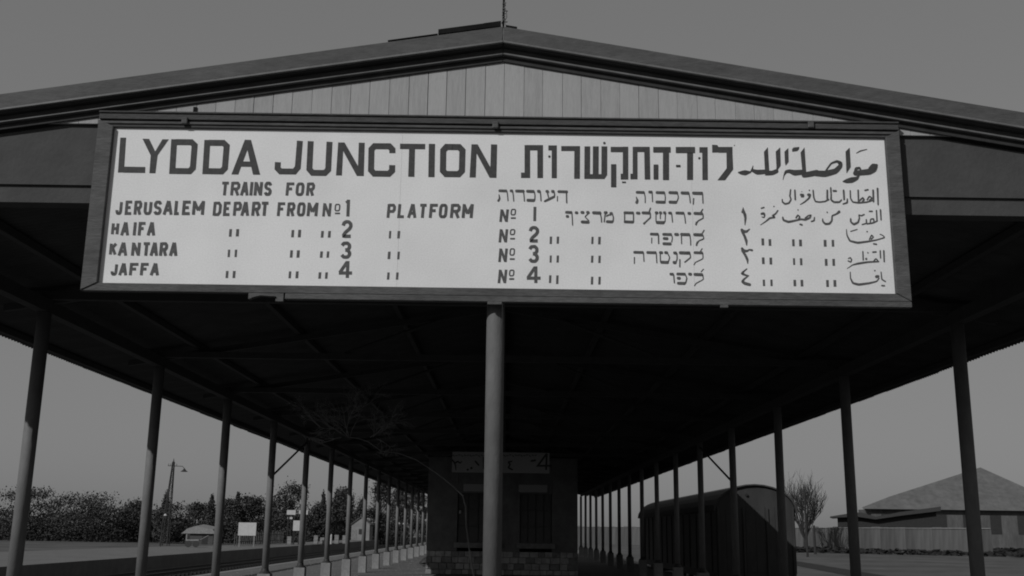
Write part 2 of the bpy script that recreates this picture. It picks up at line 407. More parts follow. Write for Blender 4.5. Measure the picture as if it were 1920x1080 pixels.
# lower strip broken off on the left
x466 = at(468, 552, SB).x; x535 = at(536, 560, SB).x
fr('bottom_strip', x535, XO, SB - 0.038, SB + 0.02, ZB - 0.108, ZB - 0.064, M['frame'])
mb = MB()
mb.prism([(x466, ZB - 0.064), (x535 - 0.012, ZB - 0.064), (x535 - 0.012, ZB - 0.115), (x535 - .05, ZB - 0.112), (x535 - .07, ZB - .088), (x466 + .09, ZB - 0.082), (x466 + .03, ZB - 0.098), (x466 + 0.01, ZB - 0.11), (x466, ZB - .11)],
         lambda p: (p[0], -0.034, p[1] - 3.38), lambda p: (p[0], 0.02, p[1] - 3.38))
mb.build('broken_strip', M['frame'], sign)
for s_, xx in ((-1, XL), (1, XR)):
    mb = MB(); a, b = (xx, s_ * XO)
    mb.prism([(a, ZB - 3.38 - .000), (b, ZB - 3.38 - 0.06), (b, ZT - 3.38 + 0.055), (a, ZT - 3.38 + .0)], lambda p: (p[0], -0.040, p[1]), lambda p: (p[0], 0.03, p[1]))
    bevel(mb.build('side_rail', M['frame'], sign), 0.004)
# clips on the mouldings, and tabs below
for (cx_, cy_) in ((346, 226), (929, 234), (1521, 233)):
    p = at(cx_, cy_, SB - 0.05)
    mb = MB(); mb.box(-0.024, 0.024, -0.002, 0.02, -0.028, 0.03)
    bevel(mb.build('clip', M['frame'], sign, loc((p.x, SB - 0.055, p.z))), 0.006)
for cx_ in (526, 929, 1356):
    p = at(cx_, 566, SB)
    mb = MB(); mb.box(-0.03 if cx_ != 929 else -.06, 0.03 if cx_ != 929 else .05, -0.012, 0.012, -0.012, 0.012)
    bevel(mb.build('tab', M['frame'], sign, loc((p.x, SB - 0.03, ZB - 0.118))), 0.003)
# dark slip painted as the shade in a board gap beside the left clip
p = at(366, 209, GB)
MB().box(p.x - 0.014, p.x + 0.014, GB - 0.01, GB - 0.003, p.z - 0.04, p.z + 0.035).build('gap_shade', M['lead'], canopy)

# ------------- hand-painted lettering (coordinates surveyed on the photograph, laid on the board's face)
LZ = [0.0]
def onb(x, y, off=0.0):
    q = at(x, y, SB - 0.0012 - off); return (q.x, q.y - SB, q.z - 3.38)
class Ink:
    def __init__(s, ox=0, oy=0, k=1.0, place=None):
        s.mb = MB(); s.n = 0; s.ox, s.oy, s.k = ox, oy, k; s.place = place or onb
    def P(s, x, y): return (s.ox + x / s.k, s.oy + y / s.k)
    def poly(s, pts):
        off = 0.00012 * (s.n % 30); s.n += 1
        s.mb.poly([s.place(*s.P(x, y), off) for x, y in pts])
    def rect(s, x0, x1, y0, y1, sk=0):
        s.poly([(x0, y0), (x1, y0), (x1 - sk, y1), (x0 - sk, y1)])
    def line(s, pts, wd, rnd=True):
        """ribbon with its own width at each point; widths in survey units"""
        if len(pts[0]) == 2: pts = [(x, y, wd) for x, y in pts]
        if len(pts) > 2:                     # smooth the path a little
            out = [pts[0]]
            for i in range(1, len(pts) - 1):
                a, b, c = pts[i - 1], pts[i], pts[i + 1]
                out.append(tuple(b[k] * .75 + a[k] * .25 for k in range(3)))
                out.append(tuple(b[k] * .93 + (a[k] + c[k]) * .035 for k in range(3)))
                out.append(tuple(b[k] * .75 + c[k] * .25 for k in range(3)))
            out.append(pts[-1]); pts = out
        L, Rr = [], []
        for i, (x, y, w_) in enumerate(pts):
            a = pts[max(i - 1, 0)]; b = pts[min(i + 1, len(pts) - 1)]
            dx, dy = b[0] - a[0], b[1] - a[1]; l = math.hypot(dx, dy) or 1
            L.append((x - dy / l * w_ / 2, y + dx / l * w_ / 2)); Rr.append((x + dy / l * w_ / 2, y - dx / l * w_ / 2))
        off = 0.00012 * (s.n % 30); s.n += 1
        for i in range(len(pts) - 1):
            s.mb.poly([s.place(*s.P(*q), off) for q in (L[i], L[i + 1], Rr[i + 1], Rr[i])])
        if rnd:
            for (x, y, w_) in (pts[0], pts[-1]): s.dot(x, y, w_ / 2 * 0.96)
    def dot(s, x, y, r):
        s.poly([(x + r * math.cos(a * math.pi / 6), y + r * math.sin(a * math.pi / 6)) for a in range(12)])
    def done(s, label, m=None, parent=None):
        o = s.mb.build('lettering', m or M['paint_black'], parent or sign); o['label'] = label; return o
def sharp(ink, pts, wd, lim=.4):
    """mitred ribbon for the big block letters (px)"""
    n = len(pts); L = []; Rr = []
    for i in range(n):
        p = Vector(pts[i]); 
        if i == 0: d = (Vector(pts[1]) - p).normalized(); nn = Vector((-d.y, d.x)); k = 1
        elif i == n - 1: d = (p - Vector(pts[i - 1])).normalized(); nn = Vector((-d.y, d.x)); k = 1
        else:
            d1 = (p - Vector(pts[i - 1])).normalized(); d2 = (Vector(pts[i + 1]) - p).normalized()
            n1 = Vector((-d1.y, d1.x)); n2 = Vector((-d2.y, d2.x)); nn = (n1 + n2).normalized(); k = 1 / max(nn.dot(n1), lim)
        L.append(p + nn * wd / 2 * k); Rr.append(p - nn * wd / 2 * k)
    off = 0.00012 * (ink.n % 30); ink.n += 1
    for i in range(n - 1):
        ink.mb.poly([ink.place(*ink.P(q.x, q.y), off) for q in (L[i], L[i + 1], Rr[i + 1], Rr[i])])
# LYDDA
k = Ink()
k.poly([(225.5, 258), (236.5, 258), (232.3, 323.5), (221, 323.5)]); k.poly([(231, 312.3), (272.5, 313), (272, 324.3), (231, 323.8)])
k.poly([(267, 260), (279.5, 260.3), (294.5, 291), (286, 296), (283.5, 293.5)])
k.poly([(304.5, 261), (316.5, 261.2), (295.6, 291), (291.3, 300), (286, 296), (288.5, 288)])
k.poly([(282.6, 290), (295.6, 289.5), (291.3, 324.7), (280, 324.6)])
def dee(k, x0, x1, y0, y1, sk, t=11.2, c=6):
    # outer box leaning left going down; strokes as a closed mitred path with cut right corners
    tl = (x0 + t / 2, y0 + 5); 
    path = [(x0 + t / 2, y0 + 2), (x0 + t / 2, y0 + 5)]
    yt, yb = y0 + 5.3, y1 - 5.3
    sk2 = sk * (yb - yt) / (y1 - y0)
    k.poly([(x0, y0), (x0 + t, y0), (x0 + t - sk, y1), (x0 - sk, y1)])
    sharp(k, [(x0 + t - 3, yt), (x1 - t / 2 - c, yt + .3), (x1 - t / 2, yt + c), (x1 - t / 2 - sk2, yb - c), (x1 - t / 2 - c - sk2, yb + .2), (x0 + t - 3 - sk2, yb - .2)], t)
dee(k, 321, 370.5, 261, 326, 4); dee(k, 383.2, 430.5, 262.3, 326.3, 4)
k.poly([(459, 262), (470.5, 262.2), (446.5, 327), (433.8, 326.8)]); k.poly([(459.5, 262), (470.5, 262.2), (487.6, 327.3), (474.2, 327.2)])
k.poly([(449, 302.5), (474, 302.8), (476, 312.6), (447, 312.2)])
k.done('LYDDA')
k = Ink()
sharp(k, [(562.3, 264), (558.3, 314), (552, 321.6), (526, 321.4), (520.4, 315.5), (521, 304)], 11.2)
sharp(k, [(582.5, 264.6), (580, 317), (586, 324), (609, 324.3), (615.3, 318), (617.8, 265.8)], 11.2)
k.poly([(634, 267), (644.2, 267), (641, 329), (629.9, 328.8)]); k.poly([(672.7, 267.4), (683.8, 267.6), (682, 330), (670.5, 329.8)])
k.poly([(634.5, 267), (646, 267), (681.8, 330), (669, 329.8)])
sharp(k, [(735.6, 287), (735.6, 280), (730, 274.2), (702, 274), (696.4, 280), (695.6, 319), (701.5, 325.4), (729, 325.8), (735, 320), (735.3, 309.5)], 11.3)
k.poly([(750, 269.3), (797.2, 269.8), (797, 279.7), (750, 279.3)]); k.poly([(767, 279), (778, 279), (776.8, 331.4), (765.3, 331.2)])
k.poly([(804, 269.5), (815.6, 269.7), (814.6, 332), (803, 331.8)])
sharp(k, [(848, 275.5), (861, 275.7), (867, 282), (866, 320), (860, 326.4), (836, 326.2), (830.4, 320), (831, 282), (837, 275.4), (848.5, 275.5)], 11.4)
k.poly([(884, 270.5), (894, 270.5), (891.8, 332.6), (880.4, 332.4)]); k.poly([(920.6, 270.6), (932, 270.8), (930.6, 333.2), (918.8, 333)])
k.poly([(884.5, 270.5), (895.5, 270.5), (930.4, 333.2), (918, 333)])
k.done('JUNCTION')
# block Hebrew headline
k = Ink(960, 250, 8)
k.rect(188, 272, 175, 670, 0); k.rect(135, 190, 588, 670); k.rect(270, 384, 175, 256); k.rect(380, 465, 175, 670)
k.rect(545, 597, 180, 256); k.rect(595, 672, 180, 672); k.dot(560, 348, 19)
k.rect(738, 937, 190, 264); k.rect(935, 1020, 190, 680, 3)
k.rect(1087, 1172, 195, 682, 3); k.rect(1213, 1300, 195, 640, 2); k.rect(1342, 1428, 195, 630, 2)
k.poly([(1165, 612), (1424, 612), (1416, 636), (1385, 683), (1165, 682)]); k.dot(1385, 145, 19)
k.rect(1480, 1665, 202, 280); k.rect(1662, 1742, 200, 690); k.rect(1630, 1664, 605, 690); k.rect(1485, 1563, 462, 806); k.rect(1650, 1708, 722, 743)
k.ox, k.oy, k.k = 1170, 240, 7.68; 
k.rect(125, 192, 270, 735); k.rect(92, 128, 658, 735); k.rect(190, 300, 270, 342); k.rect(290, 368, 270, 738, -8)
k.rect(420, 560, 272, 350); k.rect(558, 670, 272, 350); k.rect(560, 646, 348, 745); k.rect(425, 493, 525, 738)
k.rect(748, 812, 530, 560); k.rect(745, 910, 272, 356); k.rect(908, 1020, 272, 356); k.rect(908, 995, 354, 748)
k.rect(1085, 1128, 275, 356); k.rect(1125, 1204, 275, 750, -4); k.dot(1085, 435, 18)
k.poly([(1268, 240), (1345, 245), (1362, 275), (1362, 352), (1270, 354)]); k.rect(1360, 1562, 272, 356)
k.poly([(1475, 354), (1562, 354), (1572, 595), (1455, 752), (1345, 752), (1478, 580)]); k.dot(1590, 250, 8)
k.done('block Hebrew headline beside JUNCTION')
# small block Latin
G = dict(
 T=[[(-.08, 0), (1.08, 0)], [(.5, 0), (.5, 1.1)]], I=[[(.5, -.1), (.5, 1.1)]], L=[[(0, -.1), (0, 1), (1.1, 1)]],
 F=[[(0, 1.1), (0, 0), (1.1, 0)], [(0, .47), (.8, .47)]], E=[[(1.1, 0), (0, 0), (0, 1), (1.1, 1)], [(0, .48), (.85, .48)]],
 H=[[(0, 0), (0, 1)], [(1, 0), (1, 1)], [(0, .48), (1, .48)]], N=[[(0, 1.1), (0, -.1)], [(1, 1.1), (1, -.1)], [(0.02, -.04), (.98, 1.04)]],
 M=[[(0, 1.1), (0, -.1)], [(1, 1.1), (1, -.1)], [(0, -.02), (.5, .72)], [(1, -.02), (.5, .72)]], A=[[(0, 1.1), (.47, -.1)], [(.53, -.1), (1, 1.1)], [(.2, .7), (.8, .7)]],
 K=[[(0, 0), (0, 1)], [(1, 0), (0, .55)], [(.35, .4), (1, 1)]],
 J=[[(1, 0), (1, .82), (.8, 1), (.2, 1), (0, .85), (0, .7)]], U=[[(0, 0), (0, .82), (.2, 1), (.8, 1), (1, .82), (1, 0)]],
 O=[[(.5, 0), (.82, 0), (1, .18), (1, .82), (.82, 1), (.18, 1), (0, .82), (0, .18), (.18, 0), (.5, 0)]],
 D=[[(0, -.1), (0, 1.1)], [(0, 1), (.7, 1), (1, .8), (1, .2), (.7, 0), (0, 0)]],
 P=[[(0, -.1), (0, 1.1)], [(0, 0), (.8, 0), (1, .14), (1, .4), (.8, .54), (0, .54)]],
 R=[[(0, -.1), (0, 1.1)], [(0, 0), (.8, 0), (1, .14), (1, .38), (.8, .52), (0, .52)], [(.5, .5), (1, 1.1)]],
 S=[[(1, .2), (.8, 0), (.2, 0), (0, .16), (0, .34), (.2, .46), (.8, .54), (1, .68), (1, .84), (.8, 1), (.2, 1), (0, .82)]])
G['1'] = [[(.62, -.1), (.62, 1.1)], [(.12, .13), (.6, .02)]]
G['|'] = [[(.5, 0), (.5, 1)]]
G['2'] = [[(0, .27), (.12, .08), (.4, 0), (.7, .02), (.95, .15), (.97, .33), (.8, .5), (.3, .74), (.02, 1), (1, 1)]]
G['3'] = [[(.0, .18), (.2, .02), (.7, 0), (.95, .15), (.95, .33), (.75, .47), (.42, .49)], [(.45, .49), (.8, .54), (1, .7), (.98, .85), (.75, 1), (.25, 1), (0, .84)]]
G['4'] = [[(.66, 1.08), (.66, -.08)], [(.6, -.02), (-.02, .72)], [(-.1, .74), (1.06, .74)]]
def word(k, s_, boxes, y0, y1, wd=5.6, lean=2.0):
    for ch, (x0, x1) in zip(s_, boxes):
        h_ = wd / 2
        for st_ in G[ch]:
            if ch in 'I|': xs = [((x0 + x1) / 2, 0)]; f = lambda u: (x0 + x1) / 2
            else: f = lambda u: x0 + h_ + (x1 - x0 - wd) * u
            pts = [(f(u) + lean * (.5 - v), y0 + h_ + (y1 - y0 - wd) * v) for u, v in st_]
            n0 = len(pts)
            if ch in 'SOJU23': k.line(pts, wd, False)
            else: sharp(k, pts, wd, .85 if ch in 'ANMK4R' else .6)
def bx(ox, k_, *p): return [(ox + a / k_, ox + b / k_) for a, b in p]
def dit(lab, ox, oy, sc_, *r):
    for i, (x0, x1, y0, y1) in enumerate(r):
        if i % 2 == 0: k = Ink()
        k.poly([(ox + (x0 + 2) / sc_, oy + y0 / sc_), (ox + (x1 + 2) / sc_, oy + y0 / sc_), (ox + (x1 - 2) / sc_, oy + y1 / sc_), (ox + (x0 - 2) / sc_, oy + y1 / sc_)])
        if i % 2: k.done(lab, M['paint_grey'])
def lat(s_, boxes, y0, y1, ox=230, wd=5.5, lab=None):
    k = Ink(); word(k, s_, bx(ox, 4, *boxes), y0, y1, wd); return k.done(lab or s_, M['paint_grey'])
lat('TRAINS', [(735, 800), (810, 880), (883, 948), (958, 972), (985, 1048), (1060, 1118)], 340.5, 367)
lat('FOR', [(1225, 1290), (1298, 1362), (1378, 1440)], 342, 367.5)
lat('JERUSALEM', [(-52, -2), (18, 75), (85, 144), (158, 220), (232, 293), (303, 378), (388, 432), (447, 512), (523, 612)], 376, 403)
lat('DEPART', [(678, 742), (755, 812), (830, 892), (886, 952), (968, 1032), (1032, 1096)], 378, 405)
lat('FROM', [(1160, 1222), (1233, 1293), (1308, 1370), (1383, 1464)], 379.2, 405.8)
lat('HAIFA', [(-85, -28), (-15, 52), (82, 98), (116, 174), (183, 247)], 416, 442)
lat('KANTARA', [(-100, -42), (-35, 38), (66, 132), (146, 207), (205, 268), (276, 337), (350, 413)], 454, 480)
lat('JAFFA', [(-88, -38), (-30, 38), (50, 120), (132, 197), (206, 276)], 492.8, 517)
lat('PLATFORM', [(103, 167), (183, 240), (257, 327), (340, 403), (420, 486), (492, 555), (578, 652), (666, 748)], 382, 409, 700)
def numero(k, x0, x1, y0, y1, ox0, ox1, oy0, oy1, uy0, uy1):
    word(k, 'N', [(x0, x1)], y0, y1, 5, 2); word(k, 'O', [(ox0, ox1)], oy0, oy1, 2.6, 1)
    k.rect(ox0 + .5, ox1 - .5, uy0, uy1)
k = Ink(); numero(k, 605, 621, 380.5, 406.3, 627.3, 638, 382, 396.3, 398.5, 401.5); k.done('No. sign of the English line', M['paint_grey'])
for lab, yy in (('first', (392, 416.7, 391.3, 404, 407.3, 410.3)), ('second', (429.3, 455, 429.3, 441, 446, 449)), ('third', (465.5, 491.7, 465.3, 479.5, 484, 487.3)), ('fourth', (505.2, 531.4, 505.3, 518.3, 521.3, 524.7))):
    xo = {'first': 0, 'second': -1.4, 'third': -2, 'fourth': -3}[lab]
    k = Ink(); numero(k, 937.2 + xo, 953.2 + xo, yy[0], yy[1], 957.3 + xo, 967.5 + xo, yy[2], yy[3], yy[4], yy[5]); k.done('No. sign of the %s Hebrew row' % lab, M['paint_grey'])
k = Ink(); word(k, '1', [(644.5, 659)], 374, 406.3, 6, 1); k.done('1', M['paint_grey'])
k = Ink(); word(k, '2', [(639.8, 661.4)], 412.3, 446.3, 6.6, 1); k.done('2', M['paint_grey'])
k = Ink(); word(k, '3', [(637.8, 659)], 452.5, 485.3, 6.6, 1); k.done('3', M['paint_grey'])
k = Ink(); word(k, '4', [(634.5, 662)], 488.5, 522, 6.2, 1); k.done('4', M['paint_grey'])
k = Ink(); word(k, '|', [(1000, 1005.5)], 385, 417.3, 5.4, 0.5); k.done('1 in the Hebrew rows', M['paint_grey'])
k = Ink(); word(k, '2', [(991, 1011.5)], 423.4, 455, 6.4, 0); k.done('2 in the Hebrew rows', M['paint_grey'])
k = Ink(); word(k, '3', [(990, 1010.5)], 459, 493, 6.4, 0); k.done('3 in the Hebrew rows', M['paint_grey'])
k = Ink(); word(k, '4', [(987, 1015.2)], 498.5, 531.6, 6, 0); k.done('4 in the Hebrew rows', M['paint_grey'])
dit('ditto mark', 230, 230, 4, (798, 818, 798, 855), (850, 872, 798, 853), (1265, 1285, 805, 860), (1315, 1337, 803, 860), (1487, 1507, 812, 862), (1540, 1560, 812, 862),
    (788, 805, 952, 1008), (840, 857, 952, 1008), (1255, 1275, 957, 1012), (1305, 1327, 957, 1012), (1480, 1500, 965, 1013), (1530, 1548, 965, 1013))
dit('ditto mark', 230, 370, 4, (773, 792, 552, 605), (825, 845, 552, 605), (1245, 1263, 555, 607), (1297, 1318, 555, 607), (1468, 1488, 562, 610), (1518, 1537, 562, 610))
dit('ditto mark', 700, 240, 4, (117, 133, 772, 828), (180, 200, 772, 828), (108, 128, 927, 983), (180, 197, 927, 985), (103, 121, 1083, 1137), (170, 188, 1083, 1137))
dit('ditto mark', 910, 340, 8, (965, 1000, 828, 940), (1070, 1105, 828, 935), (1590, 1622, 832, 940), (1692, 1730, 832, 945))
dit('ditto mark', 910, 420, 8, (965, 995, 472, 578), (1068, 1103, 472, 578), (1585, 1620, 475, 580), (1695, 1730, 475, 585), (955, 990, 768, 885), (1062, 1097, 770, 900), (1583, 1618, 790, 908), (1695, 1730, 790, 908))
for i, r in enumerate(((345, 375, 402, 480), (425, 455, 410, 485), (690, 718, 412, 490), (768, 800, 415, 490), (1045, 1077, 418, 495), (1135, 1163, 418, 495),
          (350, 380, 615, 690), (435, 465, 618, 695), (700, 723, 625, 700), (778, 805, 625, 703), (1058, 1088, 632, 710), (1143, 1172, 632, 710),
          (360, 385, 865, 938), (445, 470, 865, 938), (705, 735, 868, 940), (785, 815, 868, 942), (1073, 1103, 870, 948), (1155, 1187, 870, 945))):
    if i % 2 == 0: k = Ink()
    k.poly([(1370 + r[0] / 6, 380 + r[2] / 6), (1370 + r[1] / 6, 380 + r[2] / 6), (1370 + (r[1] + 3) / 6, 380 + r[3] / 6), (1370 + (r[0] + 3) / 6, 380 + r[3] / 6)])
    if i % 2: k.done('ditto mark', M['paint_grey'])
# small Hebrew: H = heavy bars (x0,x1,y), T = thin strokes
def heb(lab, ox, oy, H, T, D=()):
    k = Ink(ox, oy, 8)
    for h_ in H:
        x0, x1, y = h_[:3]; k.line([(x0 + 16, y - 1), (x1 - 16, y + 3)], 43)
        k.rect(x0 + 2, x1 - 4, y - 20, y + 18)
    for t in T: k.line([(x, y) for x, y in t], 17)
    for d in D: k.line(d, 30)
    return k.done(lab, M['paint_grey'])
heb('Hebrew word above No. 1', 910, 340,
    [(200, 325, 142), (370, 414, 142), (450, 585, 145), (615, 735, 148), (620, 738, 283), (778, 826, 148), (905, 950, 150), (990, 1036, 150), (1085, 1236, 155)],
    [[(322, 142), (332, 200), (340, 290)], [(410, 150), (420, 220), (425, 295)], [(572, 150), (580, 220), (586, 295)], [(732, 150), (744, 210), (740, 280)], [(822, 155), (830, 220), (834, 290)],
     [(1030, 155), (1038, 200), (1032, 230)], [(930, 170), (945, 238)], [(1215, 165), (1218, 320)], [(1082, 225), (1080, 295)]],
    [[(205, 200, 14), (215, 260, 30), (195, 290, 36)], [(1028, 232, 36), (960, 265, 40), (892, 298, 30)]])
heb('Hebrew word right of No. 1', 910, 340,
    [(1200, 1302, 465), (1210, 1252, 525), (1345, 1390, 470), (1430, 1482, 465), (1515, 1560, 465), (1435, 1558, 608), (1605, 1735, 470), (1780, 1832, 468), (1866, 1910, 480), (1812, 1915, 605)],
    [[(1298, 475), (1304, 560), (1308, 655)], [(1545, 480), (1492, 530), (1552, 590)], [(1722, 480), (1738, 540), (1742, 610)], [(1796, 490), (1782, 605)], [(1905, 490), (1920, 540), (1915, 600)], [(1815, 520), (1850, 500), (1880, 500)]])
heb('Hebrew word at the right end of the first small row', 1130, 340,
    [(500, 628, 165), (688, 746, 160), (798, 932, 168), (796, 940, 310), (990, 1126, 168), (992, 1112, 310), (1172, 1297, 172), (1345, 1502, 175)],
    [[(625, 170), (638, 240), (638, 320)], [(742, 170), (748, 305)], [(930, 180), (940, 240), (936, 300)], [(1122, 180), (1136, 240), (1115, 300)], [(1292, 180), (1306, 240), (1314, 320)], [(1498, 185), (1504, 325)], [(1364, 255), (1358, 340)]],
    [[(505, 235, 14), (522, 285, 32), (508, 315, 40)]])
heb('Hebrew destination of the No. 1 row', 1130, 340,
    [(316, 466, 472), (320, 466, 608), (502, 562, 475), (588, 716, 472), (785, 830, 470), (846, 886, 470), (908, 948, 470), (800, 932, 615), (985, 1037, 475), (1095, 1222, 475), (1275, 1324, 480), (1365, 1502, 480)],
    [[(328, 480), (328, 600)], [(460, 480), (462, 600)], [(696, 452), (716, 400)], [(712, 480), (716, 540), (660, 590), (622, 630)], [(800, 480), (800, 600)], [(865, 480), (865, 560)], [(942, 480), (936, 600)],
     [(1034, 480), (1048, 610)], [(1220, 480), (1234, 550), (1242, 625)], [(1474, 456), (1500, 418)], [(1502, 490), (1508, 550), (1430, 590), (1398, 645)]],
    [[(632, 612, 16), (618, 632, 28)], [(1405, 610, 18), (1398, 645, 26)]])
heb('Hebrew destination of the No. 2 row', 1130, 340,
    [(712, 838, 792), (898, 1036, 795), (905, 982, 857), (900, 1030, 935), (1076, 1140, 795), (1165, 1308, 795), (1362, 1502, 798)],
    [[(835, 800), (838, 935)], [(737, 850), (735, 925)], [(1034, 805), (1046, 850), (1035, 910)], [(1180, 800), (1184, 935)], [(1306, 800), (1318, 880), (1320, 955)], [(1494, 776), (1520, 732)], [(1502, 805), (1518, 860), (1440, 890), (1405, 955)]],
    [[(1418, 905, 16), (1406, 955, 26)]])
heb('Hebrew destination of the No. 3 row', 1130, 420,
    [(462, 614, 425), (658, 806, 428), (848, 902, 428), (926, 978, 428), (865, 988, 572), (1060, 1112, 432), (1052, 1102, 575), (1145, 1312, 430), (1368, 1502, 430)],
    [[(612, 430), (620, 560)], [(476, 500), (475, 590)], [(804, 440), (812, 580)], [(862, 445), (866, 560)], [(970, 430), (1004, 500), (985, 560)], [(1112, 440), (1116, 520), (1100, 570)], [(1308, 440), (1318, 500), (1230, 570)], [(1157, 530), (1155, 640)],
     [(1466, 410), (1492, 370)], [(1502, 440), (1506, 520), (1390, 575), (1370, 610)]])
heb('Hebrew destination of the No. 4 row', 1130, 420,
    [(1006, 1066, 752), (1108, 1242, 750), (1115, 1168, 812), (1118, 1240, 888), (1285, 1336, 750), (1365, 1502, 755)],
    [[(1064, 760), (1074, 880)], [(1240, 760), (1262, 810), (1243, 880)], [(1478, 715), (1512, 678)], [(1502, 765), (1512, 830), (1400, 890), (1378, 925)]])
# Arabic headline
k = Ink(1370, 250, 6)
AW = [1.0, 0.0]
def A(*p, **kw): k.line([(x, y, w_ * AW[0] + AW[1]) for x, y, w_ in p], 10, kw.get('r', True))
A((88, 440, 16), (120, 444, 44), (165, 444, 62), (222, 436, 22)); A((222, 434, 14), (240, 415, 26), (252, 362, 6), r=False)
A((240, 415, 30), (300, 438, 58), (392, 432, 50)); k.poly([(374, 208), (418, 155), (437, 470), (388, 474)])
A((410, 446, 56), (470, 445, 50), (515, 425, 48)); k.poly([(506, 205), (557, 157), (563, 360), (505, 450), (515, 380)])
k.poly([(605, 205), (648, 165), (652, 320), (618, 362), (610, 330)]); k.poly([(690, 178), (708, 158), (772, 152), (768, 178), (748, 198), (692, 205)])
A((588, 522, 4), (600, 470, 12), (622, 430, 34), (660, 424, 40), (720, 444, 64), (800, 436, 56)); k.poly([(786, 215), (830, 158), (850, 460), (812, 496)])
A((825, 468, 58), (900, 455, 62), (970, 440, 62)); A((950, 448, 62), (1060, 455, 70), (1180, 425, 60), (1232, 370, 48), (1236, 335, 44), (1195, 312, 26), (1130, 335, 18), (1072, 415, 16))
k.poly([(1292, 205), (1338, 160), (1350, 375), (1302, 448), (1298, 330)])
A((1262, 540, 8), (1300, 536, 44), (1360, 524, 62), (1420, 505, 36), (1445, 468, 14)); A((1400, 448, 50), (1470, 440, 60), (1560, 430, 66), (1610, 400, 70), (1640, 360, 36)); A((1565, 395, 34), (1600, 358, 40), (1640, 362, 34))
A((1400, 440, 34), (1412, 396, 36), (1450, 388, 26), (1462, 410, 20)); A((1415, 222, 8), (1460, 197, 15), (1532, 180, 8))
k.done('Arabic headline'); AW[:] = [1.1, 2.5]
k = Ink(1370, 250, 6)
A((664, 700, 14), (680, 745, 15), (655, 785, 18), (612, 795, 18), (582, 772, 14), (580, 742, 10)); A((674, 635, 13), (666, 705, 15)); A((722, 640, 15), (727, 745, 15))
A((790, 690, 22), (815, 692, 22), (820, 712, 14), (795, 712, 12)); A((872, 690, 24), (890, 690, 28), (884, 725, 16), (830, 772, 12), (782, 800, 5)); k.dot(885, 640, 8); k.dot(800, 655, 5)
A((927, 640, 12), (934, 720, 13), (952, 765, 14), (1000, 772, 12), (1060, 765, 12), (1100, 742, 14)); A((1086, 640, 15), (1086, 740, 17), (1100, 745, 14)); A((1125, 612, 13), (1130, 700, 12), (1128, 745, 16), (1160, 772, 16), (1220, 772, 15), (1246, 748, 10))
A((1155, 645, 16), (1185, 646, 16)); A((1270, 640, 16), (1276, 745, 14)); A((1312, 738, 12), (1312, 780, 18), (1266, 794, 14))
A((1345, 645, 12), (1348, 730, 13), (1372, 772, 15), (1440, 782, 16), (1530, 774, 15), (1590, 756, 14)); A((1434, 640, 15), (1438, 770, 15)); A((1440, 765, 14), (1485, 722, 14), (1502, 745, 16), (1480, 768, 12))
A((1535, 745, 12), (1560, 705, 12), (1592, 730, 12), (1560, 752, 12)); A((1510, 640, 13), (1545, 632, 13)); A((1602, 640, 17), (1606, 765, 16)); A((1652, 620, 17), (1658, 800, 12))
k.done('first small Arabic row', M['paint_grey'])
k = Ink(1370, 250, 6)
k.poly([(140, 828), (178, 915), (180, 960), (164, 1038), (156, 1030), (152, 950), (140, 905), (118, 888)])
k.done('Arabic numeral one', M['paint_grey'])
k = Ink(1370, 250, 6)
A((348, 905, 22), (372, 900, 24), (384, 925, 14), (375, 948, 12), (352, 940, 8)); A((345, 842, 13), (375, 834, 13)); A((335, 1030, 4), (395, 990, 12), (440, 952, 18), (500, 945, 16), (470, 925, 18), (505, 905, 14), (530, 868, 12)); k.dot(486, 822, 8)
A((586, 945, 15), (592, 975, 18), (650, 996, 22), (720, 982, 17), (790, 965, 16), (840, 972, 18), (890, 950, 18), (905, 918, 13), (870, 925, 12), (838, 955, 14)); A((735, 950, 12), (755, 918, 14), (780, 940, 12), (762, 965, 12)); A((780, 1022, 14), (802, 1028, 14)); k.dot(757, 860, 7); A((942, 945, 10), (938, 980, 13), (905, 990, 9))
A((1220, 880, 24), (1190, 905, 12), (1140, 925, 12), (1138, 980, 14), (1110, 1015, 18), (1065, 1018, 18), (1036, 990, 15), (1034, 962, 9)); k.dot(1085, 886, 8)
A((1350, 960, 12), (1350, 995, 15), (1385, 1022, 18), (1432, 1000, 15), (1448, 950, 12), (1440, 915, 10), (1470, 925, 9), (1502, 910, 9)); A((1480, 1026, 12), (1530, 1012, 15), (1525, 970, 12)); A((1535, 1018, 14), (1600, 1008, 16), (1650, 985, 12)); A((1570, 1005, 10), (1575, 965, 13), (1608, 960, 13), (1612, 1000, 13))
A((1640, 868, 12), (1646, 980, 13)); A((1685, 860, 14), (1692, 972, 12)); A((1560, 876, 12), (1592, 876, 12))
k.done('second small Arabic row', M['paint_grey'])
k = Ink(1370, 380, 6)
A((125, 305, 26), (140, 325, 34), (180, 325, 24), (212, 298, 10)); A((128, 320, 24), (158, 380, 24), (176, 430, 26), (180, 478, 8))
k.done('Arabic numeral two', M['paint_grey'])
k = Ink(1370, 380, 6)
A((1302, 300, 6), (1308, 365, 12), (1340, 430, 18), (1430, 452, 22), (1550, 436, 18), (1640, 420, 13), (1735, 392, 12), (1712, 368, 9), (1680, 355, 8)); A((1560, 415, 10), (1585, 362, 12), (1606, 388, 13), (1580, 410, 12)); A((1608, 462, 14), (1640, 468, 14)); k.dot(1535, 325, 9); A((1350, 322, 8), (1422, 300, 8))
k.done('third small Arabic row', M['paint_grey'])
k = Ink(1370, 380, 6)
A((128, 515, 24), (142, 540, 32), (185, 545, 22), (208, 528, 14), (240, 535, 22)); A((132, 540, 24), (165, 590, 24), (188, 640, 24), (192, 684, 7))
k.done('Arabic numeral three', M['paint_grey'])
k = Ink(1370, 380, 6)
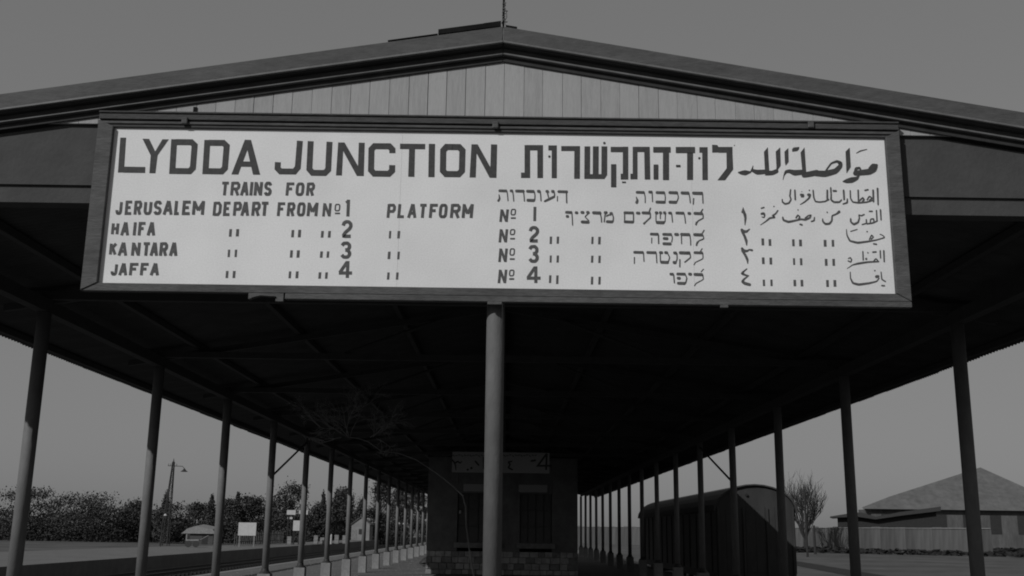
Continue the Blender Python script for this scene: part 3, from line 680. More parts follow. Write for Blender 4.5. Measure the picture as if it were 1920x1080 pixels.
A((1322, 655, 12), (1352, 670, 12), (1362, 640, 12), (1345, 618, 13), (1325, 628, 10)); A((1310, 742, 4), (1370, 700, 10), (1430, 685, 20), (1540, 668, 18), (1665, 662, 13)); A((1487, 550, 12), (1491, 645, 12)); k.dot(1525, 632, 13)
A((1610, 655, 11), (1632, 628, 11), (1655, 650, 11)); A((1682, 540, 12), (1686, 622, 11)); A((1722, 540, 14), (1727, 662, 12)); k.dot(1543, 562, 8); A((1598, 555, 12), (1635, 552, 12))
k.done('fourth small Arabic row', M['paint_grey'])
k = Ink(1370, 380, 6)
A((182, 745, 10), (150, 770, 16), (126, 796, 26), (165, 815, 18), (202, 822, 10)); A((195, 825, 10), (150, 860, 18), (130, 888, 24), (160, 908, 30), (214, 922, 28))
k.done('Arabic numeral four', M['paint_grey'])
k = Ink(1370, 380, 6)
A((1345, 780, 8), (1348, 850, 12), (1375, 905, 20), (1440, 922, 24), (1560, 906, 20), (1645, 885, 14), (1668, 850, 12)); A((1640, 832, 30), (1660, 828, 24)); k.dot(1622, 764, 9); A((1692, 780, 9), (1700, 862, 12), (1740, 886, 12)); A((1700, 932, 13), (1730, 934, 13))
k.done('fifth small Arabic row', M['paint_grey'])

# ---------------------------------------------------------------- small hanging platform sign
PYS = 30.0
hx0, hx1 = at(848, 866, PYS).x, at(1030, 866, PYS).x; hz0, hz1 = at(939, 886.5, PYS).z, at(939, 848, PYS).z
ps = thing('platform_number_sign', 'small pale hanging board numbered 4 deep under the canopy', 'sign', (0, PYS, 0))
bevel(MB().box(hx0, hx1, 0, 0.03, hz0, hz1).build('board', M['small_sign'], ps), 0.004)
for xx in (hx0 + .2, hx1 - .2): MB().tube([(xx, 0.015, hz1), (xx, 0.015, 4.9)], 0.012, 6).build('hanger', M['iron'], ps)
def onp(x, y, off=0.0):
    q = at(x, y, PYS - 0.003 - off * 10); return (q.x, q.y - PYS, q.z)
k = Ink(830, 830, 8.3, onp)
for p_ in ([(1620, 170, 28), (1480, 360, 24), (1700, 360, 24)], [(1620, 170, 26), (1610, 425, 26)]): sharp(k, [(q[0], q[1]) for q in p_], 30)
k.line([(1380, 285, 30), (1440, 275, 30)], 30)
k.line([(150, 270, 24), (190, 320, 24), (235, 290, 26), (270, 320, 20), (300, 290, 14)], 24); k.line([(170, 290, 22), (200, 350, 22), (205, 425, 14)], 22)
k.line([(1075, 290, 20), (1020, 300, 24), (1050, 340, 26), (1020, 390, 26), (1085, 420, 24)], 24)
k.done('4', M['paint_black'], ps); k = Ink(830, 830, 8.3, onp)
k.dot(390, 420, 18); k.dot(448, 395, 20); k.line([(510, 290, 26), (560, 350, 26)], 26); k.line([(635, 230, 24), (640, 400, 26)], 24)
for i in range(34):
    x_ = 160 + i * 44
    if x_ > 1440: break
    k.line([(x_, 190 + 10 * (i % 2), 12), (x_ + 22, 215 - 12 * (i % 3), 12)], 12)
tag(k.done('row of small writing', M['paint_black'], ps), kind='stuff')

# ---------------------------------------------------------------- kiosk at the far end of the platform
KY = 43.0
ki = thing('platform_kiosk', 'dark stone platform kiosk between the post rows with two shuttered bays', 'kiosk', (0, KY, 0))
kx0, kx1 = -3.05, 2.98
def kz(y): return at(940, y, KY).z
def kx(x): return at(x, 960, KY).x
sill0, sill1 = kz(1028), kz(1018); op1 = kz(925)
bxs = [(kx(858), kx(936)), (kx(975), kx(1035))]
def kb(name, x0, x1, z0, z1, m, y0=0, y1=0.3): return bevel(MB().box(x0, x1, y0, y1, z0, z1).build(name, m, ki), 0.01)
kb('wall', kx0, bxs[0][0], 0.9, 4.6, M['plaster']); kb('wall', bxs[0][1], bxs[1][0], 0.9, 4.6, M['plaster']); kb('wall', bxs[1][1], kx1, 0.9, 4.6, M['plaster'])
kb('wall', kx0, kx1, op1 + .02, 4.6, M['plaster'], 0.01, 0.29) if False else None
for a, b in bxs: kb('lintel', a + .002, b - .002, op1, 4.58, M['plaster'], 0.01, 0.29)
kb('wall', kx0, kx0 + 0.3, 0, 4.6, M['plaster'], 0.302, 4.0); kb('wall', kx1 - 0.3, kx1, 0, 4.6, M['plaster'], 0.302, 4.0)
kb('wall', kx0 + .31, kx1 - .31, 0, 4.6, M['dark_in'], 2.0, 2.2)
for a, b in bxs:
    kb('sill', a - 0.12, b + 0.12, sill0, sill1, M['stone2'], -0.12, 0.28)
    wdw = MB().box(a, b, 0.2, 0.22, sill1, op1).build('window', M['glass'], ki)
    n_ = 4
    for j in range(n_ + 1):
        x_ = a + (b - a) * j / n_; x_ = min(max(x_, a + 0.02), b - 0.02)
        MB().box(x_ - 0.02, x_ + 0.02, 0.17, 0.198, sill1, op1).build('mullion', M['iron'], wdw)
    for j in (1, 2): 
        z_ = sill1 + (op1 - sill1) * j / 3; MB().box(a, b, 0.155, 0.168, z_ - 0.015, z_ + 0.015).build('mullion', M['iron'], wdw)
for a, b in ((868, 926), (972, 1026)):
    kb('name_board', kx(a), kx(b), kz(922), kz(908), M['small_sign'], -0.04, -0.002)
# courses of dressed stone below the sills
zc = [0.0, 0.20, 0.44, 0.68, sill0]
for r_ in range(4):
    x = kx0 + (0.0 if r_ % 2 else -0.0); first = True
    while x < kx1 - 0.05:
        wd = random.uniform(0.24, 0.42) * (0.5 if first and r_ % 2 else 1); first = False
        x2 = min(x + wd, kx1)
        if r_ < 3: z0_, z1_ = zc[r_], zc[r_ + 1]
        else: z0_, z1_ = zc[3], 0.898
        pj = random.uniform(-0.05, -0.02) - (0.14 if r_ < 2 else 0)
        bevel(MB().box(x + 0.008, x2 - 0.008, pj, 0.1, z0_ + 0.008, z1_ - 0.008).build('stone_block', random.choice([M['stone'], M['stone'], M['stone2']]), ki), 0.012)
        x = x2
kb('wall', kx0 + .01, kx1 - .01, 0, 0.895, M['stone2'], 0.0, 0.28)
lamp = MB().tube([(kx(863), -0.06, kz(964)), (kx(863), -0.06, kz(958))], [0.05, 0.03], 10).build('lamp_shade', M['white'], ki)
MB().tube([(kx(863), 0.0, kz(957)), (kx(863), -0.06, kz(957))], 0.01, 6).build('lamp_arm', M['iron'], lamp)

sk_p = atz(798, 1062, 0)
mb = MB(); mb.smooth = True
prof_ = [(0.0, .02), (.02, .34), (.12, .40), (.26, .36), (.36, .24), (.42, .12), (.43, .01)]
mb.tube([(0.05 * math.sin(z * 9), 0.03 * math.cos(z * 7), z) for z, _r in prof_], [max(_r, .01) for z, _r in prof_], 14)
tag(mb.build('sack', M['iron'], None, tuple(sk_p)), 'dark slumped sack on the platform by the left corner of the kiosk', 'sack')

# bare sapling drooping under the canopy
TY = 20.0
sap = thing('bare_sapling', 'spindly bare sapling arching to the left under the dark canopy', 'tree', tuple(at(895, 1080, TY).xy) + (0,))
o0 = sap.location.copy()
def T_(x, y, dy=0.0): q = at(x, y, TY + dy); return tuple(Vector((q.x, q.y, q.z)) - o0)
mb = MB(); mb.smooth = True
mb.tube([(0.05, 0, 0), T_(888, 1080), T_(880, 1030), T_(874, 985), T_(873, 950), T_(868, 930), T_(850, 912), T_(820, 888), T_(780, 862), T_(748, 850), T_(715, 846), T_(690, 828), T_(672, 822), T_(656, 820)],
        [0.02, 0.017, 0.015, 0.013, 0.016, 0.014, 0.009, 0.008, 0.007, 0.007, 0.007, 0.007, 0.008, 0.008], 7)
mb.build('trunk', M['twig'], sap)
mb = MB()
def twig(x, y, a, L, r, dep, dy):
    n = 4; pts = [(x, y)]; aa = a
    for i in range(n):
        aa += random.uniform(-.3, .3); x += math.cos(aa) * L / n; y = min(y - math.sin(aa) * L / n, 818 + max(x - 560, 0) * .22 + 4 * math.sin(x)); pts.append((x, y))
    mb.tube([T_(px_, py_, dy + i * 0.05 * random.uniform(-1, 1)) for i, (px_, py_) in enumerate(pts)], [r * (1 - .6 * i / n) for i in range(n + 1)], 4, False)
    if dep:
        for i in range(5):
            q = pts[random.randint(1, n)]; twig(q[0], q[1], aa + random.uniform(-.9, .9), L * random.uniform(.45, .7), r * .6, dep - 1, dy + random.uniform(-.3, .3))
for (x, y, a, L) in ((654, 820, 2.6, 45), (654, 818, 2.0, 60), (650, 815, 1.7, 55), (640, 812, 2.8, 60), (656, 820, 1.35, 60), (640, 820, 3.3, 50), (700, 820, 1.2, 35), (694, 820, .75, 50), (700, 818, .5, 45), (712, 812, .9, 30), (705, 822, -.3, 30), (600, 800, 2.4, 40)):
    twig(x, y, a, L, 0.009, 3, random.uniform(-.3, .3))
mb.build('twigs', M['twig'], sap)

# ---------------------------------------------------------------- covered wagon on the right
WX0, WX1, WY0, WY1 = 7.66, 10.50, 38.6, 60.5
WC = (WX0 + WX1) / 2; HW = (WX1 - WX0) / 2
wg = thing('covered_wagon', 'long dark covered goods wagon with arched roof standing beside the right posts', 'railway wagon', (WC, WY0, TZ))
z0w, z1w, crown = 1.25, 3.42, 4.37          # above rail ground
def arch(hw, h0, h1, n=14): return [(hw * math.cos(math.pi * i / n) , h0 + (h1 - h0) * math.sin(math.pi * i / n)) for i in range(n + 1)]
LW = WY1 - WY0
MB().box(-HW, -HW + 0.05, 0.0, LW, z0w, z1w).build('side_wall', M['wagon'], wg); MB().box(HW - 0.05, HW, 0.0, LW, z0w, z1w).build('side_wall', M['wagon'], wg)
for yy, nm in ((-0.03, 'end_wall'), (LW, 'end_wall')):
    prof = [(-HW, z0w), (HW, z0w)] + arch(HW, z1w, crown - 0.05)
    MB().prism(prof, lambda p: (p[0], yy, p[1]), lambda p: (p[0], yy + 0.03, p[1])).build(nm, M['wagon_end'], wg)
outer = arch(HW + 0.1, z1w - 0.02, crown); inner = arch(HW + 0.04, z1w - 0.04, crown - 0.045)
mb = MB(); mb.prism(outer + inner[::-1], lambda p: (p[0], -0.14, p[1]), lambda p: (p[0], LW + 0.14, p[1])); mb.build('roof', M['wagon_roof'], wg)
for j in range(18):                                     # side planks and doors
    pass
for yy in [LW * (j + .5) / 14 for j in range(14)]:
    MB().box(-HW - 0.045, -HW - 0.002, yy - 0.04, yy + 0.04, z0w, z1w - 0.06).build('side_post', M['iron'], wg)
for j in range(8):                                      # end planks
    x0_, x1_ = -HW + 2 * HW * j / 8, -HW + 2 * HW * (j + 1) / 8
    MB().box(x0_ + 0.008, x1_ - 0.008, -0.045, -0.031, z0w + 0.02, z1w + 0.15).build('end_plank', M['wagon_end'], wg)
for x_ in (-HW + .08, -.42, .42, HW - .08): MB().box(x_ - 0.04, x_ + 0.04, -0.11, -0.046, z0w - .1, z1w + .1).build('end_stanchion', M['wagon_end'], wg)
MB().tube([(-.3, -0.12, 3.98), (-.3, -0.03, 4.0)], 0.05, 8).build('lamp_bracket', M['iron'], wg)
MB().box(-HW + .1, HW - .1, -0.05, LW + .05, z0w - 0.3, z0w - .002).build('underframe', M['iron'], wg)
for x_ in (-0.87, 0.87):
    b_ = MB().tube([(x_, -0.5, 1.05), (x_, -0.05, 1.05)], 0.06, 10).build('buffer', M['iron'], wg)
    MB().tube([(x_, -0.56, 1.05), (x_, -0.51, 1.05)], 0.2, 16).build('buffer_head', M['iron'], b_)
for yy in (1.6, 3.8, LW - 3.8, LW - 1.6):
    ax = MB().tube([(-0.78, yy, 0.78), (0.78, yy, 0.78)], 0.07, 8).build('axle', M['iron'], wg)
    for x_ in (-0.745, 0.745): MB().tube([(x_ - .07, yy, 0.78), (x_ + .07, yy, 0.78)], 0.47, 20).build('wheel', M['iron'], ax)
for yy in (2.7, LW - 2.7): MB().box(-1.0, 1.0, yy - 1.5, yy + 1.5, 0.70, 0.93).build('bogie_frame', M['iron'], wg)

# ---------------------------------------------------------------- trees, left
def tree(px, py_top, Y, width_px, label, kind='round', seed=0, dens=1.0, base=TZ):
    rnd = random.Random(seed)
    top = at(px, py_top, Y); H_ = top.z - base; Wd = width_px / FL * Y / 2
    t = thing('tree', label, 'tree', (top.x, Y, base), group='trees beyond the far platform' if px < 900 else 'trees behind the yard fence')
    mb = MB(); mb.tube([(0, 0, 0), (0.1, 0, H_ * .3), (-.1, 0.1, H_ * .6), (0, 0, H_ * .85)], [.22, .17, .12, .03], 7)
    for i in range(6):
        a = rnd.uniform(0, 6.28); z = H_ * rnd.uniform(.25, .6)
        mb.tube([(0, 0, z), (math.cos(a) * Wd * .4, math.sin(a) * Wd * .4, z + H_ * .15), (math.cos(a) * Wd * .7, math.sin(a) * Wd * .7, z + H_ * .25)], [.09, .06, .02], 5)
    mb.build('trunk', M['bark'], t)
    mb = MB(); clumps = []
    if kind == 'cypress':
        nC = 26
        for i in range(nC):
            z = H_ * (0.08 + .9 * i / nC); r = Wd * (1 - (i / nC) ** 1.6) * .8 + .15
            clumps.append((rnd.uniform(-.2, .2) * r, rnd.uniform(-.2, .2) * r, z, r, H_ * .07))
    elif kind == 'palm':
        clumps = []
    else:
        nC = int(26 * dens) + 6
        for i in range(nC):
            a = rnd.uniform(0, 6.28); q = rnd.random() ** .5; z = H_ * rnd.uniform(.12 if kind == 'bush' else .22, .93)
            env = math.sin(min(max((z / H_ - .02) / .98, 0), 1) * math.pi) ** .45
            rr = Wd * env * q * .8
            clumps.append((rr * math.cos(a), rr * math.sin(a), z, Wd * rnd.uniform(.22, .42), H_ * rnd.uniform(.07, .13)))
        clumps.append((0, 0, H_ * .9, Wd * .3, H_ * .1))
    for (cx_, cy_, cz_, r, rh) in clumps:
        for _ in range(int(190 * dens)):
            v = Vector((rnd.gauss(0, .55), rnd.gauss(0, .55), rnd.gauss(0, .6)))
            p = Vector((cx_ + v.x * r, cy_ + v.y * r, max(cz_ + v.z * rh, .15)))
            s_ = rnd.uniform(.06, .2)
            a = Vector((rnd.gauss(0, 1), rnd.gauss(0, 1), rnd.gauss(0, 1))).normalized() * s_; b = a.orthogonal().normalized() * s_ * .7
            mb.poly([p - a, p + b, p + a, p - b])
    mb.build('crown', M['foliage'], t)
    return t
TL = [ (170, 925, 175, 150, 'broad dark tree at the left margin beyond the far platform', 'round'),
 (60, 915, 180, 150, 'dark tree at the far left end of the tree row', 'round'),
 (255, 940, 180, 90, 'low dark tree behind the leftmost sunlit canopy post', 'round'),
 (313, 924, 172, 26, 'narrow pointed tree just left of the lattice mast', 'cypress'),
 (322, 945, 168, 80, 'dark bushy tree at the foot of the lattice mast', 'bush'),
 (375, 944, 185, 70, 'low tree right of the lattice mast above the hut', 'round'),
 (398, 929, 180, 22, 'small rounded treetop beside the second canopy post', 'cypress'),
 (447, 924, 178, 20, 'thin pointed tree between the second and third canopy posts', 'cypress'),
 (432, 936, 186, 60, 'dark tree behind the blank white noticeboard, left part', 'round'),
 (475, 930, 180, 60, 'dark tree behind the blank white noticeboard, right part', 'round'),
 (512, 938, 188, 50, 'low tree behind the third canopy post', 'round'),
 (552, 906, 165, 76, 'tallest rounded dark tree behind the fourth canopy post', 'round'),
 (607, 924, 185, 12, 'very thin cypress beside the fifth canopy post', 'cypress'),
 (600, 945, 180, 50, 'low dark tree under the thin cypress', 'round'),
 (645, 918, 172, 52, 'ragged dark tree right of the thin cypress', 'round'),
 (632, 921, 175, 20, 'pointed treetop on the ragged dark tree', 'cypress'),
 (680, 935, 190, 26, 'small dark tree above the peaked stone shed', 'round'),
 (716, 900, 178, 62, 'large dark tree rising to the canopy edge right of the peaked shed', 'round'),
 (752, 905, 190, 62, 'dark tree behind the far end of the left post row', 'round'),
 (785, 925, 200, 50, 'last dark tree before the kiosk wall', 'round')]
for i, a in enumerate(TL): tree(*a, seed=i + 3)
# scrub mass along the far platform
mb = MB(); rnd = random.Random(4)
for i in range(34000):
    Y = rnd.uniform(176, 215); x = rnd.uniform(-108, -18); p = Vector((x, Y, TZ + rnd.uniform(0, 1) ** 1.2 * (3.6 + 1.3 * math.sin(x * .35) + 1.0 * math.sin(x * .83 + 1) + .8 * math.sin(x * 1.9) + .6 * math.sin(x * 4.1)))); s_ = rnd.uniform(.12, .30)
    a = Vector((rnd.gauss(0, 1), rnd.gauss(0, .6), rnd.gauss(0, 1))).normalized() * s_; b = a.orthogonal().normalized() * s_ * .7
    mb.poly([p - a, p + b, p + a, p - b])
tag(mb.build('hedge', M['hedge']), 'dark undergrowth filling the gaps below the far trees', 'undergrowth', kind='stuff')

# lattice lamp mast
MYd = 150.0
b = at(324, 1000, MYd); H0 = at(325.5, 866, MYd).z - TZ
ms = thing('lattice_mast', 'tall lattice mast with crossarm and shaded lamp behind the trees', 'mast', (at(325.5, 866, MYd).x, MYd, TZ))
def mw(z): return 0.50 - 0.40 * z / H0
mb = MB()
for sx in (-1, 1):
    for sy in (-1, 1): mb.tube([(sx * mw(0) - .3 , sy * mw(0), 0), (sx * mw(H0) , sy * mw(H0), H0)], 0.07, 5)
mb.build('leg', M['iron'], ms)
mb = MB(); nst = 14
for i in range(nst):
    z0_, z1_ = H0 * i / nst, H0 * (i + 1) / nst; a0_, a1_ = mw(z0_), mw(z1_); o0_ = -.3 * (1 - z0_ / H0); o1_ = -.3 * (1 - z1_ / H0)
    for sy in (-1, 1):
        mb.tube([(-a0_ + o0_, sy * a0_, z0_), (a1_ + o1_, sy * a1_, z1_)], 0.03, 4); mb.tube([(-a1_ + o1_, sy * a1_, z1_), (a1_ + o1_, sy * a1_, z1_)], 0.03, 4)
mb.build('lacing', M['iron'], ms)
MB().tube([(-.75, 0, H0 - .55), (1.3, 0, H0 - .6), (1.6, 0, H0 - .9)], 0.05, 6).build('crossarm', M['iron'], ms)
for x_ in (-.7, -.4, .45): MB().tube([(x_, 0, H0 - .55), (x_, 0, H0 - .25)], 0.07, 6).build('insulator', M['offwhite'], ms)
MB().tube([(0, 0, H0 - .1), (0, 0, H0 + .5)], [.12, .02], 6).build('finial', M['iron'], ms)
MB().tube([(1.6, 0, H0 - .9), (1.6, 0, H0 - 1.15), (1.6, 0, H0 - 1.35)], [.08, .25, .52], 14).build('lamp_shade', M['iron'], ms)

# noticeboards on the far platform
def noticeboard(x0, x1, y0, y1, Y, label, legs=True):
    p0, p1 = at(x0, y1, Y), at(x1, y0, Y)
    t = thing('noticeboard', label, 'noticeboard', ((p0.x + p1.x) / 2, Y, 0)); cx_ = t.location.x
    MB().box(p0.x - cx_, p1.x - cx_, 0, 0.05, p0.z, p1.z).build('panel', M['white'], t)
    for x_ in (p0.x - cx_ + .15, p1.x - cx_ - .15): MB().box(x_ - .04, x_ + .04, 0.052, .12, 0, p1.z - .1).build('leg', M['offwhite'] if legs else M['bark'], t)
    return t
noticeboard(446, 481, 980, 1004, 97, 'large blank white noticeboard left of the third canopy post')
noticeboard(537.5, 554.5, 956.5, 965, 116, 'wide white board high on posts beside the fourth canopy post', False)
noticeboard(560, 577.5, 957, 964.5, 116.5, 'white board at the same height half hidden by the fourth canopy post', False)
noticeboard(538.5, 548.5, 969.5, 973.3, 116.2, 'tiny white strip board under the wide white board', False)
noticeboard(549, 564, 976, 995, 115, 'upright white board against the left side of the fourth canopy post', False)
# picket fence
fn = thing('picket_fence', 'low weathered picket fence behind the blank noticeboard', 'fence', (-25, 100, 0))
y = 0; i = 0
x_at = lambda s_: 0
while y < 22:
    h_ = 1.25 + random.uniform(-.15, .1)
    MB().box(-0.03, 0.03, y, y + 0.13, 0, h_).build('picket', M['fence'], fn); y += 0.8
for z_ in (.35, .95): MB().box(0.032, 0.07, 0, 22, z_, z_ + .07).build('rail', M['fence2'], fn)
# little objects on the far platform: crates, drums, white bollard
for (x0, x1, y0, y1, Y, nm, lab, m) in (
    (588, 596, 1004, 1017, 118, 'crate', 'pale crate standing on the far platform right of the fourth post', 'offwhite'),
    (600, 608, 1008, 1016, 120, 'crate', 'small low crate left of the fifth canopy post', 'offwhite'),
    (627, 635, 1003, 1014, 124, 'crate', 'pale crate right of the white bollard', 'offwhite'),
    (642, 648, 1004, 1015, 126, 'crate', 'narrow crate left of the sixth canopy post', 'offwhite'),
    (538, 546, 1006, 1020, 114, 'crate', 'tall crate under the upright white board', 'offwhite')):
    p0, p1 = at(x0, y1, Y), at(x1, y0, Y); wd = p1.x - p0.x
    t = thing(nm, lab, 'crate', ((p0.x + p1.x) / 2, Y, 0)); hh = p1.z
    MB().box(-wd / 2, wd / 2, 0, wd, 0.02, hh).build('body', M[m], t)
    for z_ in (0.1, hh * .5, hh - .12): MB().box(-wd / 2 - .02, wd / 2 + .02, -.025, -.003, z_, z_ + .08).build('slat', M['offwhite'], t)
p0 = at(621, 1010, 122)
bl = MB().tube([(0, 0, 0), (0, 0, .95), (0, 0, 1.1)], [.11, .1, .03], 10).build('bollard', M['white'], None, (p0.x, 122, 0)); tag(bl, 'bright white bollard right of the fifth canopy post', 'bollard')
# handcart and hut on the left
hp = at(372, 1000, 165)
hut = thing('hut', 'low hut with pale sagging roof behind the second canopy post', 'hut', (hp.x, 165, TZ))
MB().box(-1.9, 2.3, 0, 3, 0, 2.0).build('wall', M['shed_wall'], hut)
MB().prism([(-2.5, 1.95), (2.9, 1.95), (2.2, 2.6), (-.2, 3.0), (-1.6, 2.7)], lambda p: (p[0], -.4, p[1] - .35), lambda p: (p[0], 3.4, p[1])).build('roof', M['offwhite'], hut)
MB().box(.6, 1.5, -.02, -.001, 0, 1.6).build('door', M['dark_in'], hut)
ct = thing('handcart', 'small pale handcart standing left of the second canopy post', 'handcart', (atz(360, 1030, 0).x, 92, 0)); ct.location.x = at(360, 1030, 92).x
MB().box(-.6, .5, 0, .8, .55, .65).build('bed', M['offwhite'], ct); MB().box(-.6, -.5, 0, .8, .65, 1.1).build('headboard', M['offwhite'], ct)
for x_ in (-.35, .3):
    MB().tube([(x_, -.06, .28), (x_, -.01, .28)], .28, 14).build('wheel', M['iron'], ct)
MB().tube([(.5, .4, .6), (1.2, .4, 1.0)], .03, 6).build('handle', M['offwhite'], ct)
# small lamps in the trees
def lamp_post(px, py, Y, label, two=False):
    p = at(px, py, Y); t = thing('lamp_post', label, 'lamp post', (p.x, Y, TZ if Y > 130 else 0)); h_ = p.z - t.location.z
    MB().tube([(0, 0, 0), (0, 0, h_ + .1)], .05, 6).build('pole', M['iron'], t)
    xs = (0.3,) if not two else (-.38, .38)
    MB().tube([(min(xs + (0,)), 0, h_ + .1), (max(xs + (0,)), 0, h_ + .1)], .03, 6).build('arm', M['iron'], t)
    for x_ in xs: MB().tube([(x_, 0, h_ + .12), (x_, 0, h_ - .12), (x_, 0, h_ - .2)], [.08, .24, .1], 12).build('lamp_shade', M['white'], t)
lamp_post(306, 965, 140, 'small lamp on a pole in front of the dark trees left of the mast')
lamp_post(753, 981, 150, 'twin-shaded lamp post near the far end of the left post row', True)
# peaked stone shed
SHY = 168
hp0, hp1 = at(658, 1013, SHY), at(692, 1013, SHY); hx = (hp0.x + hp1.x) / 2; hw = (hp1.x - hp0.x) / 2
hs = thing('stone_shed', 'pale stone shed with peaked roof and finial on the far platform', 'shed', (hx, SHY, 0))
he = at(670, 983, SHY).z; ha = at(676, 970, SHY).z
MB().prism([(-hw, 0), (hw, 0), (hw, he), (0, ha), (-hw, he)], lambda p: (p[0], 0, p[1]), lambda p: (p[0], 4, p[1])).build('wall', M['pier'], hs)
for s_ in (-1, 1): MB().prism([(0, ha + .02), (s_ * (hw + .2), he - .1), (s_ * (hw + .2), he), (0, ha + .12)], lambda p: (p[0], -.2, p[1]), lambda p: (p[0], 4.2, p[1])).build('roof_slope', M['shed_roof'], hs)
MB().tube([(0, 0, ha), (0, 0, ha + .6)], [.07, .02], 6).build('finial', M['offwhite'], hs)
MB().box(-.25, .35, -.03, -.002, .9, 1.7).build('window', M['dark_in'], hs); MB().box(-hw + .1, -.6, -.03, -.002, .02, 1.6).build('door', M['stone2'], hs)

# ---------------------------------------------------------------- right: fence, sheds, bare tree
FA, FB = Vector((13.0, 268.0)), Vector((68.0, 150.0))
fd = (FB - FA); FLn = fd.length; ang = math.atan2(fd.y, fd.x)
fe = thing('iron_fence', 'long pale corrugated iron fence across the right-hand yard', 'fence', (FA.x, FA.y, TZ), ang)
npan = 74; pw_ = FLn / npan
wv = 10
def pan_mesh(m):
    vs = []; fs = []
    for z in (0, 1):
        for i in range(wv * 4 + 1): vs.append((pw_ * i / (wv * 4), 0.03 * math.sin(i * math.pi / 2), z))
    n = wv * 4 + 1
    for i in range(n - 1): fs.append((i, i + 1, n + i + 1, n + i))
    me = bpy.data.meshes.new('fence_panel'); me.from_pydata(vs, [], fs); me.materials.append(m); return me
pms = [pan_mesh(M['fence']), pan_mesh(M['fence']), pan_mesh(M['fence2'])]
for i in range(npan):
    x = i * pw_; wp = FA + fd * (i / npan)
    # constant height with a few uneven tops
    o = put('fence_panel', random.choice(pms), fe, (x, random.uniform(-.03, .03), 0)); o.scale.z = 3.9 + random.uniform(-.12, .12)
MB().box(0, FLn, -.12, -.05, 3.75, 3.85).build('top_rail', M['offwhite'], fe)
def pole(px, py, Y, r, label):
    p = at(px, py, Y); t = MB().tube([(0, 0, 0), (0, 0, p.z - TZ)], [r, r * .7], 8).build('utility_pole', M['bark'], None, (p.x, Y, TZ)); tag(t, label, 'pole'); return t
pole(1508, 916, 130, .14, 'thin dark pole in front of the iron fence beside the bare tree')
pole(1526, 985, 150, .2, 'short stout pole against the iron fence')
# bare tree with upswept branches
BY = 165.0
bp_ = at(1530, 1000, BY)
bt = thing('bare_tree', 'leafless tree with upswept branches behind the iron fence', 'tree', (bp_.x, BY + 6, TZ))
Hb = at(1530, 912, BY + 6).z - TZ
mb = MB(); rnd = random.Random(11)
def br(p, d, L, r, dep):
    n = 4; pts = [p]; dd = d.copy()
    for i in range(n):
        dd = (dd + Vector((rnd.gauss(0, .12), rnd.gauss(0, .12), .12))).normalized(); pts.append(pts[-1] + dd * L / n)
    mb.tube(pts, [r * (1 - .6 * i / n) for i in range(n + 1)], 4 if dep < 3 else 6, False)
    if dep:
        for i in range(5 if dep > 1 else 4):
            q = pts[rnd.randint(1, n)]; nd = (dd + Vector((rnd.gauss(0, .45), rnd.gauss(0, .45), rnd.uniform(-.1, .3)))).normalized(); br(q, nd, L * rnd.uniform(.5, .75), r * .5, dep - 1)
for i in range(9):
    a = i * .7; br(Vector((0, 0, Hb * .18)), Vector((math.cos(a) * .55, math.sin(a) * .4, 1)).normalized(), Hb * .48, .16, 3)
mb.tube([(0, 0, 0), (0, 0, Hb * .2)], [.4, .3], 8)
mb.build('branches', M['bark'], bt)
# white gate pillar by the wagon
p = at(1490, 972, 150); gp = MB().box(-.5, .5, -.5, .5, 0, at(1490, 962, 150).z - TZ).build('gate_pillar', M['offwhite'], None, (p.x + .3, 170, TZ)); tag(gp, 'pale pillar just right of the wagon end', 'pillar'); bevel(gp, .05)
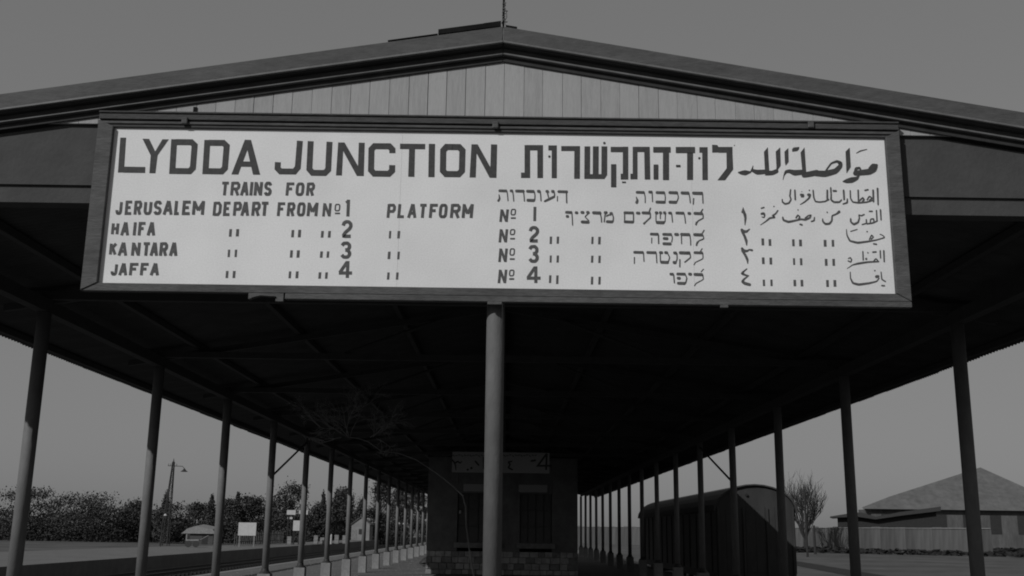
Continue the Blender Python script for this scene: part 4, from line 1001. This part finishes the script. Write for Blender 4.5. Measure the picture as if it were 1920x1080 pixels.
# low shed with wide dark eaves
def px_at(x, y, Y): q = at(x, y, Y); return q.x, q.z
LY = 190
pts = [px_at(x, y, LY) for x, y in ((1553, 968.5), (1600, 961), (1612, 961), (1638, 969), (1685, 960), (1760, 950), (1760, 958), (1685, 967), (1638, 974), (1605, 969), (1553, 971))]
ls = thing('low_shed', 'low dark shed with wide upswept eaves behind the right-hand fence', 'shed', (0, LY, 0))
cx_ = sum(p[0] for p in pts) / len(pts); ls.location = (cx_, LY, TZ)
MB().prism([(a - cx_, b - TZ) for a, b in pts], lambda p: (p[0], -1, p[1]), lambda p: (p[0] + 3.2, 8, p[1])).build('roof', M['wagon_roof'], ls)
wq = [px_at(x, y, LY) for x, y in ((1570, 971.2), (1605, 969.6), (1638, 974.6), (1685, 967.6), (1755, 959.5))]
wq = [(a - cx_, b - TZ) for a, b in wq]
MB().prism([(wq[0][0], 0), (wq[-1][0], 0)] + wq[::-1], lambda p: (p[0], 0, p[1]), lambda p: (p[0] + 2.5, 7, p[1])).build('wall', M['dark_in'], ls)  # near-black wall colour carries the shade under the eaves
# big shed with pale roof
HY = 215
bs = thing('big_shed', 'large shed with a pale sloping iron roof at the right edge', 'shed')
r0 = px_at(1618, 951, HY); r1 = px_at(1681, 930, HY); r2 = px_at(1900, 868, HY); cx_ = r1[0]; bs.location = (cx_, HY, TZ)
ev = r0[1]
q = [(r0[0] - cx_, ev - TZ), (r1[0] - cx_, r1[1] - TZ), (r2[0] - cx_, r2[1] - TZ), (r2[0] + 12 - cx_, ev - TZ), (r2[0] + 12 - cx_, ev - TZ - .3), (r0[0] - cx_, ev - TZ - .3)]
MB().prism(q, lambda p: (p[0], 0 + (p[1] + TZ - ev + .3) * 1.6, p[1]), lambda p: (p[0] + 4, 10 + (p[1] + TZ - ev + .3) * 1.6, p[1])).build('roof', M['shed_roof'], bs)
MB().box(r0[0] + 2 - cx_, r2[0] + 8 - cx_, 1.2, 9, 0, ev - TZ - .302).build('wall', M['fence'], bs)
for j in range(6):
    x_ = r0[0] + 4 - cx_ + j * 5.5
    MB().box(x_, x_ + 2.2, 1.15, 1.198, 3.2, ev - TZ - 1.2).build('window', M['dark_in'], bs)
# distant low hills closing the horizon
mb = MB(); n = 80
for i in range(n):
    x0, x1 = -1400 + 2800 * i / n, -1400 + 2800 * (i + 1) / n
    h = lambda x: 4 + 2.5 * math.sin(x * .004 + 1) + 1.2 * math.sin(x * .017)
    mb.poly([(x0, 1500, TZ - 2), (x1, 1500, TZ - 2), (x1, 1560, h(x1)), (x0, 1560, h(x0))]); mb.poly([(x0, 1560, h(x0)), (x1, 1560, h(x1)), (x1, 2100, TZ - 2), (x0, 2100, TZ - 2)])
structure('hills', mb, M['scrub'])
